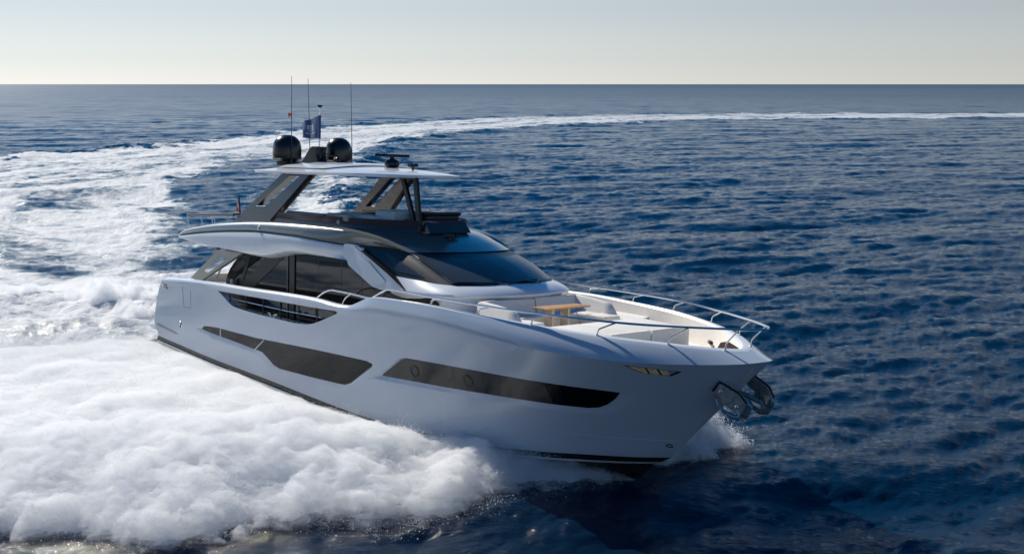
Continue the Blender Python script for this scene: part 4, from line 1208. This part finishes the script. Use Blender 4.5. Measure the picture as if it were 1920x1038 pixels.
def sea_material():
    m = bpy.data.materials.new('sea_water'); m.use_nodes = True
    nt = m.node_tree; N = nt.nodes; Lk = nt.links.new
    p = N['Principled BSDF']; out = N['Material Output']
    geo = N.new('ShaderNodeNewGeometry')
    def attr(n): a = N.new('ShaderNodeAttribute'); a.attribute_name = n; return a.outputs['Fac']
    def math_(op, a, b=None, c=None, clamp=False):
        q = N.new('ShaderNodeMath'); q.operation = op; q.use_clamp = clamp
        for i, v in enumerate((a, b, c)):
            if v is None: continue
            if isinstance(v, (int, float)): q.inputs[i].default_value = v
            else: Lk(v, q.inputs[i])
        return q.outputs[0]
    def noise(scale, detail, vec, rough=.55, dist=0., lac=2.):
        q = N.new('ShaderNodeTexNoise'); q.inputs['Scale'].default_value = scale; q.inputs['Detail'].default_value = detail
        q.inputs['Roughness'].default_value = rough; q.inputs['Distortion'].default_value = dist; q.inputs['Lacunarity'].default_value = lac
        Lk(vec, q.inputs['Vector']); return q.outputs['Fac']
    def ramp(v, a, b, lo=0., hi=1.):
        q = N.new('ShaderNodeMapRange'); q.interpolation_type = 'SMOOTHSTEP'; Lk(v, q.inputs[0])
        for i, k in zip((1, 2, 3, 4), (a, b, lo, hi)): q.inputs[i].default_value = k
        return q.outputs[0]
    foam_a, rough_a, far_a = attr('foam'), attr('lost'), attr('far')
    mp = N.new('ShaderNodeMapping'); mp.inputs['Rotation'].default_value = (0, 0, R(18)); mp.inputs['Scale'].default_value = (.62, 1, 1)
    Lk(geo.outputs['Position'], mp.inputs[0]); pos = mp.outputs[0]
    P0 = geo.outputs['Position']
    # lacy foam: cells torn open by noise at several sizes
    n1 = noise(.33, 9, P0, .62, .4); n2 = noise(1.7, 7, P0, .6, .8)
    vo = N.new('ShaderNodeTexVoronoi'); vo.feature = 'SMOOTH_F1'; vo.inputs['Scale'].default_value = .9; vo.inputs['Detail'].default_value = 3
    wv = N.new('ShaderNodeVectorMath'); wv.operation = 'ADD'
    nc = N.new('ShaderNodeTexNoise'); nc.inputs['Scale'].default_value = .8; nc.inputs['Detail'].default_value = 4; Lk(P0, nc.inputs['Vector'])
    ns = N.new('ShaderNodeVectorMath'); ns.operation = 'SCALE'; ns.inputs['Scale'].default_value = 1.6; Lk(nc.outputs['Color'], ns.inputs[0])
    Lk(P0, wv.inputs[0]); Lk(ns.outputs[0], wv.inputs[1]); Lk(wv.outputs[0], vo.inputs['Vector'])
    pat = math_('ADD', math_('MULTIPLY', n1, .95), math_('MULTIPLY', n2, .55))
    pat = math_('ADD', pat, math_('MULTIPLY', vo.outputs['Distance'], .30))
    cx_ = N.new('ShaderNodeCombineXYZ'); Lk(attr('cross'), cx_.inputs[0]); Lk(math_('MULTIPLY', attr('along'), .16), cx_.inputs[1])
    wadd = N.new('ShaderNodeVectorMath'); wadd.operation = 'ADD'; Lk(cx_.outputs[0], wadd.inputs[0]); Lk(ns.outputs[0], wadd.inputs[1])
    strk = noise(.8, 7, wadd.outputs[0], .6, .5)
    pat = math_('ADD', pat, math_('MULTIPLY', math_('SUBTRACT', strk, .5), .9))
    # pat about 0.9 +- 0.2 ; foam 1 -> nearly closed, .4 -> scattered flecks
    lvl = math_('SUBTRACT', math_('MULTIPLY_ADD', foam_a, 1.36, .08), pat)
    fac = ramp(lvl, -.16, .34)
    fac = math_('MULTIPLY', fac, ramp(foam_a, .02, .14))
    fmix = N.new('ShaderNodeMix'); Lk(ramp(far_a, .01, .12), fmix.inputs['Factor']); Lk(fac, fmix.inputs['A']); Lk(math_('MULTIPLY', ramp(foam_a, .15, 1.0), math_('MULTIPLY_ADD', n1, 1.1, .0)), fmix.inputs['B']); fac = fmix.outputs['Result']
    # aerated water below the foam
    mix = N.new('ShaderNodeMix'); mix.data_type = 'RGBA'
    mix.inputs['A'].default_value = (.0018, .0155, .040, 1); mix.inputs['B'].default_value = (.11, .25, .30, 1)
    Lk(math_('MULTIPLY', ramp(foam_a, .40, 1.05), .62), mix.inputs['Factor'])
    Lk(mix.outputs['Result'], p.inputs['Base Color'])
    p.inputs['IOR'].default_value = 1.333
    p.inputs['Specular IOR Level'].default_value = .5
    Lk(math_('ADD', math_('MULTIPLY_ADD', rough_a, 1.0, .05), math_('MULTIPLY', ramp(foam_a, .6, 1.0), .15)), p.inputs['Roughness'])
    b = N.new('ShaderNodeBump'); b.inputs['Distance'].default_value = .12
    Lk(math_('MULTIPLY', math_('SUBTRACT', 1, far_a), .55), b.inputs['Strength'])
    hgt = math_('MULTIPLY', noise(3.2, 9, pos, .66, .3), math_('SUBTRACT', 1, far_a))
    hgt = math_('ADD', hgt, math_('MULTIPLY', math_('MULTIPLY', noise(.22, 8, pos, .66), far_a), 20.))
    Lk(hgt, b.inputs['Height']); Lk(b.outputs[0], p.inputs['Normal'])
    f = N.new('ShaderNodeBsdfPrincipled'); f.inputs['Base Color'].default_value = (.66, .69, .71, 1); f.inputs['Roughness'].default_value = .75
    f.inputs['Specular IOR Level'].default_value = .35
    b2 = N.new('ShaderNodeBump'); b2.inputs['Distance'].default_value = .22
    Lk(math_('MULTIPLY', math_('SUBTRACT', 1, far_a), .8), b2.inputs['Strength'])
    Lk(math_('ADD', math_('ADD', n2, math_('MULTIPLY', noise(5.5, 6, P0, .65), .45)), math_('MULTIPLY', lvl, .5)), b2.inputs['Height']); Lk(b2.outputs[0], f.inputs['Normal'])
    ms = N.new('ShaderNodeMixShader'); Lk(fac, ms.inputs[0]); Lk(p.outputs[0], ms.inputs[1]); Lk(f.outputs[0], ms.inputs[2])
    Lk(ms.outputs[0], out.inputs['Surface'])
    return m
M_SEA = sea_material()
far_at = smooth(80, 1800, np.hypot(X, Y))*.55
at = {'foam': foam, 'lost': slope_lost, 'far': far_at, 'cross': cross_, 'along': along_}
qf = foam[Q].mean(1) > .30
sea = np_mesh('sea', V, Q[~qf], at, M_SEA)
tag(sea, 'dark blue choppy sea reaching to the horizon', 'sea', kind='structure')
wk = np_mesh('wake_foam', V, Q[qf], at, M_SEA)
tag(wk, 'broad curved trail of white churned foam behind the yacht', 'wake foam', kind='stuff')
del X2, Y2

# ---- bow spray: thrown-up water along the starboard side and a short sheet to port
XF = table([(-1, 22.7), (0, 22.7), (1, 22.3), (2.8, 21.6), (5.5, 20.9), (7, 20.0), (8.2, 19.3), (10, 18.3), (12, 16.4), (14, 13.2), (16, 8.5)])
BEAM = table([(-14, 2.4), (0, 2.75), (12, 2.72), (15, 2.5), (17.2, 2.1), (19, 1.6), (20.6, 1.05), (22, .4), (22.5, 0)])
def spray_height(x, n):
    """x along the hull, n away from the centreline: height of the spray's top over the sea"""
    wx, wy = YT[0] + x*HX[0] + n*SX[0], YT[1] + x*HX[1] + n*SX[1]
    n1 = fbm(FB4, wx, wy, 16.); n2 = fbm(FB5, wx, wy, 9.); n3 = fbm(FB5, wx + 4, wy, 5.)
    q = XF(n) - x + .26*n1 + .16*n3
    out = np.maximum(n - BEAM(x), 0)
    A = (.34*smooth(-.2, 1.0, q) + .76*smooth(.7, 5.0, q))*(1 - .66*smooth(6, 19, q)) * (1 - .30*smooth(5, 13, n))
    cap = .22 + .34*out + 1.2*smooth(2.5, 8, out)
    h = np.minimum(A, cap)
    h = np.maximum(h, .60*smooth(-.1, .9, q)*np.exp(-(out/1.6)**2)*smooth(15.5, 18.5, x))
    tail = 1 - smooth(20, 30, q)
    bil = .55*np.abs(n1) + .30*n2 + .16*n3
    h = h*(.97 + .13*bil*np.clip(out/1.5, .15, 1)) * tail
    return h, q, wx, wy
gx = np.arange(-9, 22.6, .075); gn = np.arange(.0, 15.6, .075)
GX, GN = np.meshgrid(gx, gn, indexing='ij')
h, q, wx, wy = spray_height(GX.ravel(), GN.ravel())
e1 = fbm(FB5, wx, wy, 3.2); e2 = fbm(FB3, wx, wy, 3.3)
hh = h*.74 + np.clip(h, 0, .5)*(.03*e1) - .10
SV = np.stack([wx, wy, hh], 1)
ok = (hh > -.02) & (q > -.05)
iq = np.arange(GX.size).reshape(GX.shape)
SQ = np.stack([iq[:-1, :-1], iq[1:, :-1], iq[1:, 1:], iq[:-1, 1:]], -1).reshape(-1, 4)
SQ = SQ[ok[SQ].all(1)]
def spray_material():
    m = bpy.data.materials.new('spray'); m.use_nodes = True
    nt = m.node_tree; N = nt.nodes; Lk = nt.links.new
    p = N['Principled BSDF']
    p.inputs['Base Color'].default_value = (.82, .84, .85, 1); p.inputs['Roughness'].default_value = .9
    p.inputs['Specular IOR Level'].default_value = .2
    geo = N.new('ShaderNodeNewGeometry')
    n = N.new('ShaderNodeTexNoise'); n.inputs['Scale'].default_value = 2.4; n.inputs['Detail'].default_value = 9; n.inputs['Roughness'].default_value = .68
    Lk(geo.outputs['Position'], n.inputs['Vector'])
    b = N.new('ShaderNodeBump'); b.inputs['Distance'].default_value = .07; b.inputs['Strength'].default_value = .7
    Lk(n.outputs['Fac'], b.inputs['Height']); Lk(b.outputs[0], p.inputs['Normal'])
    t = N.new('ShaderNodeBsdfTranslucent'); t.inputs[0].default_value = (.8, .84, .86, 1)
    ms = N.new('ShaderNodeMixShader'); ms.inputs[0].default_value = .35
    Lk(p.outputs[0], ms.inputs[1]); Lk(t.outputs[0], ms.inputs[2]); Lk(ms.outputs[0], N['Material Output'].inputs['Surface'])
    return m
M_SPRAY = spray_material()
sp = np_mesh('bow_spray', SV, SQ[:, ::-1], {}, M_SPRAY)
tag(sp, 'thick white bow spray thrown out along the near side of the hull', 'spray', kind='stuff')

# soft mist over the spray: a closed, lumpy body of even density
def mist_material():
    m = bpy.data.materials.new('spray_mist'); m.use_nodes = True
    nt = m.node_tree; nt.nodes.clear()
    v = nt.nodes.new('ShaderNodeVolumePrincipled'); o_ = nt.nodes.new('ShaderNodeOutputMaterial')
    v.inputs['Color'].default_value = (.965, .972, .978, 1); v.inputs['Anisotropy'].default_value = .15
    geo = nt.nodes.new('ShaderNodeNewGeometry')
    mp = nt.nodes.new('ShaderNodeMapping'); mp.inputs['Rotation'].default_value = (0, R(-20), R(-28)); mp.inputs['Scale'].default_value = (.42, 1.15, 1.0)
    n = nt.nodes.new('ShaderNodeTexNoise'); n.inputs['Scale'].default_value = 4.6; n.inputs['Detail'].default_value = 7; n.inputs['Roughness'].default_value = .72; n.inputs['Distortion'].default_value = .6
    nt.links.new(geo.outputs['Position'], mp.inputs[0]); nt.links.new(mp.outputs[0], n.inputs['Vector'])
    mr = nt.nodes.new('ShaderNodeMapRange'); mr.interpolation_type = 'SMOOTHSTEP'
    for i_, v_ in zip((1, 2, 3, 4), (.39, .66, .25, 7.0)): mr.inputs[i_].default_value = v_
    nt.links.new(n.outputs['Fac'], mr.inputs[0]); nt.links.new(mr.outputs[0], v.inputs['Density'])
    nt.links.new(v.outputs[0], o_.inputs['Volume'])
    return m
mx = np.arange(-8, 22.8, .055); mn = np.arange(.0, 15.3, .055)
MX, MN = np.meshgrid(mx, mn, indexing='ij')
h, q, wx, wy = spray_height(MX.ravel(), MN.ravel())
cl = fbm(FB4, wx, wy, 8.); c2 = fbm(FB3, wx + 3, wy, 7.); c3 = fbm(FB1, wx, wy, 11.)
fr = np.exp(-np.clip(q, 0, 99)/7)*smooth(-.6, 1.2, q)
out_ = np.maximum(MN.ravel() - BEAM(MX.ravel()), 0)
th = (.16 + .26*fr*np.clip(1 + .5*cl, .2, 2) + (.02 + .03*fr)*c2 + (.035 + .04*fr)*c3)*np.clip(.2 + .4*smooth(16, 19, MX.ravel()) + out_/1.2, .2, 1)*smooth(-.9, .9, q)*(1 - .6*smooth(14, 26, q))
th = np.maximum(th, 0)
ei = np.minimum.reduce([MX.ravel() + 8, 15.2 - MN.ravel(), 22.7 - MX.ravel()])
th = th*smooth(0, .5, ei) + .02
sink = 1.1*(1 - smooth(-.9, .1, q)) + 1.1*smooth(21, 28, q)   # the body dives below the waves where the spray ends
tz = np.maximum(h, -.1) - .05 + th - sink
top = np.stack([wx, wy, tz], 1); bot = np.stack([wx, wy, np.minimum(tz - .05, np.maximum(h, -.1) - .45 - sink)], 1)
n_ = len(top); ii = np.arange(n_).reshape(MX.shape)
qt = np.stack([ii[:-1, :-1], ii[1:, :-1], ii[1:, 1:], ii[:-1, 1:]], -1).reshape(-1, 4)
rim = np.concatenate([ii[:, 0], ii[-1, 1:], ii[-2::-1, -1], ii[0, -2:0:-1]])
rq = np.stack([rim, rim + n_, np.roll(rim, -1) + n_, np.roll(rim, -1)], -1)
mist = np_mesh('spray_mist', np.concatenate([top, bot]), np.concatenate([qt, qt[:, ::-1] + n_, rq]), {}, mist_material(), True, True)
px_, py_ = np.meshgrid(np.arange(-17, .4, .07), np.arange(-5.5, 9, .07), indexing='ij'); px_, py_ = px_.ravel(), py_.ravel()
wx, wy = YT[0] + px_*HX[0] + py_*SX[0], YT[1] + px_*HX[1] + py_*SX[1]
l1 = fbm(FB4, wx, wy, 13.); l2 = fbm(FB3, wx, wy, 8.); l3 = fbm(FB1, wx, wy, 11.)
hp_ = (0.85*np.exp(-((px_ + 4.6)/3.6)**2 - ((py_ - .4)/3.6)**2) + .65*np.exp(-((px_ + 11)/4.6)**2 - ((py_ - 3.0)/4.6)**2))*(1 + .28*l1) - .10
edge_ = np.minimum.reduce([px_ + 17, .39 - px_, py_ + 5.5, 8.95 - py_])
tp = np.where(hp_ > 0, hp_*(.9 + .24*l2 + .26*l3), hp_)*smooth(0, .5, edge_) + .03
tp = np.where(hp_ > 0, tp + .05, .05 - 1.2*smooth(0, .12, -hp_)) - 1.0*(1 - smooth(.02, .5, edge_))
n2_ = len(tp); i2_ = np.arange(n2_).reshape(-1, int(np.sum(px_ == px_[0])))
q2_ = np.stack([i2_[:-1, :-1], i2_[1:, :-1], i2_[1:, 1:], i2_[:-1, 1:]], -1).reshape(-1, 4)
r2_ = np.concatenate([i2_[:, 0], i2_[-1, 1:], i2_[-2::-1, -1], i2_[0, -2:0:-1]])
w2_ = np.stack([r2_, r2_ + n2_, np.roll(r2_, -1) + n2_, np.roll(r2_, -1)], -1)
plume = np_mesh('stern_plume', np.concatenate([np.stack([wx, wy, tp], 1), np.stack([wx, wy, np.minimum(tp - .05, -.4)], 1)]), np.concatenate([q2_, q2_[:, ::-1] + n2_, w2_]), {}, bpy.data.materials['spray_mist'], True, True)
tag(plume, 'white plume of churned spray rising close behind the stern', 'spray', kind='stuff')
tag(mist, 'hazy white mist drifting above the bow spray', 'mist', kind='stuff')

def drop_material():
    m = bpy.data.materials.new('droplets'); m.use_nodes = True
    nt = m.node_tree; N = nt.nodes; Lk = nt.links.new
    p = N['Principled BSDF']; p.inputs['Base Color'].default_value = (.86, .88, .9, 1); p.inputs['Roughness'].default_value = .6
    t = N.new('ShaderNodeBsdfTranslucent'); t.inputs[0].default_value = (.86, .88, .9, 1)
    ms = N.new('ShaderNodeMixShader'); ms.inputs[0].default_value = .45
    Lk(p.outputs[0], ms.inputs[1]); Lk(t.outputs[0], ms.inputs[2]); Lk(ms.outputs[0], N['Material Output'].inputs['Surface'])
    return m
M_DROP = drop_material()
def points_object(name, P, rad, parent=None):
    me = bpy.data.meshes.new(name)
    me.vertices.add(len(P)); me.vertices.foreach_set('co', P.astype('f4').ravel())
    a = me.attributes.new('drop_radius', 'FLOAT', 'POINT'); a.data.foreach_set('value', rad.astype('f4'))
    me.materials.append(M_DROP)
    o = link(bpy.data.objects.new(name, me), parent)
    ng = bpy.data.node_groups.get('drops')
    if ng is None:
        ng = bpy.data.node_groups.new('drops', 'GeometryNodeTree')
        ng.interface.new_socket('Geometry', in_out='INPUT', socket_type='NodeSocketGeometry'); ng.interface.new_socket('Geometry', in_out='OUTPUT', socket_type='NodeSocketGeometry')
        gi = ng.nodes.new('NodeGroupInput'); go = ng.nodes.new('NodeGroupOutput')
        mp = ng.nodes.new('GeometryNodeMeshToPoints'); na = ng.nodes.new('GeometryNodeInputNamedAttribute'); na.data_type = 'FLOAT'; na.inputs['Name'].default_value = 'drop_radius'
        sm = ng.nodes.new('GeometryNodeSetMaterial'); sm.inputs['Material'].default_value = M_DROP
        ng.links.new(gi.outputs[0], mp.inputs['Mesh']); ng.links.new(na.outputs['Attribute'], mp.inputs['Radius'])
        ng.links.new(mp.outputs[0], sm.inputs['Geometry']); ng.links.new(sm.outputs[0], go.inputs[0])
    md = o.modifiers.new('drops', 'NODES'); md.node_group = ng
    return o
NP = 1500000
px = rng.uniform(-9, 22.6, NP); pn = rng.uniform(.2, 15.5, NP)
h, q, wx, wy = spray_height(px, pn)
cl = fbm(FB1, wx, wy, 6.5); c2 = fbm(FB2, wx + 5, wy, 3.1)
front = np.exp(-np.clip(q, 0, 99)/4.5)
w = np.clip(.42 + .70*np.exp(-np.clip(q, 0, 99)/1.8) + .25*cl*front, 0, 1.)*smooth(-.4, .5, q)
keep = rng.random(NP) < w
px, pn, h, q, wx, wy, cl, c2, front = [a[keep] for a in (px, pn, h, q, wx, wy, cl, c2, front)]
out = np.maximum(pn - BEAM(px), 0)
lift = rng.exponential(1, len(px))*(.05 + .13*front*np.clip(1 + .8*cl, .15, 3))*np.clip(.35 + out/1.6, .3, 1.2)
thp = (.14 + .26*front)*np.clip(.2 + out/1.2, .2, 1)*smooth(-.9, .9, q)
z = np.maximum(h, 0) - .05 + thp*rng.uniform(.55, 1.1, len(px)) + np.minimum(.6*lift, .9)
jit = .06 + .12*front
P = np.stack([wx + rng.normal(size=len(px))*jit, wy + rng.normal(size=len(px))*jit, z], 1)
rad = np.clip(rng.lognormal(-5.55, .45, len(px)), .002, .013)*(1 - .25*(lift > .4))
okp = P[:, 2] > .0
dr = points_object('spray_droplets', P[okp], rad[okp])
tag(dr, 'fine mist of white droplets hanging over the spray beside the hull', 'droplets', kind='stuff')

# short sheet thrown to port of the stem
def port_height(a, b):
    X_, Y_ = YT[0] + a*HX[0] - b*SX[0], YT[1] + a*HX[1] - b*SX[1]
    m1 = fbm(FB4, X_, Y_, 5.); m2 = fbm(FB3, X_, Y_, 4.); m3 = fbm(FB1, X_, Y_, 6.)
    q_ = 22.35 + .24*b - a + .16*m1 + .05*m2
    z_ = .85*smooth(-.1, .9, q_)*smooth(.0, 2.2, b)*(1 - smooth(3.5, 4.7, b + .25*m1))*(1 + .16*m1 + .08*m2)*(1 - smooth(4, 7, q_))
    return z_, q_, X_, Y_, m2, m3
a_, b_ = np.meshgrid(np.arange(15.5, 23.9, .05), np.arange(-.2, 5.2, .05), indexing='ij'); a_, b_ = a_.ravel(), b_.ravel()
z_, q_, X_, Y_, m2, m3 = port_height(a_, b_)
ii_ = np.arange(len(a_)).reshape(-1, int(np.sum(a_ == a_[0]))); qq = np.stack([ii_[:-1, :-1], ii_[1:, :-1], ii_[1:, 1:], ii_[:-1, 1:]], -1).reshape(-1, 4)
zc = z_*.72 - .08
o_ = np_mesh('bow_wave', np.stack([X_, Y_, zc], 1), qq[(zc > -.04)[qq].all(1)], {}, M_SPRAY)
tag(o_, 'low white bow wave curling off the far side of the stem', 'bow wave', kind='stuff')
ze = np.minimum.reduce([a_ - 15.5, 23.85 - a_, b_ + .2, 5.15 - b_])
zt_ = np.where(z_ > .03, z_ + (.12 + .04*m2 + .05*m3)*smooth(.03, .25, z_), -.9) - 1.0*(1 - smooth(.02, .3, ze))
rim_ = np.concatenate([ii_[:, 0], ii_[-1, 1:], ii_[-2::-1, -1], ii_[0, -2:0:-1]])
rq_ = np.stack([rim_, rim_ + len(a_), np.roll(rim_, -1) + len(a_), np.roll(rim_, -1)], -1)
pm = np_mesh('bow_wave_mist', np.concatenate([np.stack([X_, Y_, zt_], 1), np.stack([X_, Y_, np.minimum(zt_ - .05, -.4)], 1)]), np.concatenate([qq, qq[:, ::-1] + len(a_), rq_]), {}, bpy.data.materials['spray_mist'])
tag(pm, 'soft mist over the low bow wave beyond the stem', 'mist', kind='stuff')
px = rng.uniform(18.5, 23.6, 260000); pn = rng.uniform(.2, 5.0, 260000)
hp, pq, wx, wy, m2, m3 = port_height(px, pn)
keep = rng.random(len(px)) < smooth(.02, .4, hp)
zz = hp + .08 + rng.exponential(.10, len(px))
P = np.stack([wx, wy, zz], 1)[keep]
rad = np.clip(rng.lognormal(-5.0, .4, len(P)), .003, .016)
dp = points_object('bow_wave_droplets', P, rad)
tag(dp, 'white burst of water peeling off the far side of the stem below the anchors', 'droplets', kind='stuff')
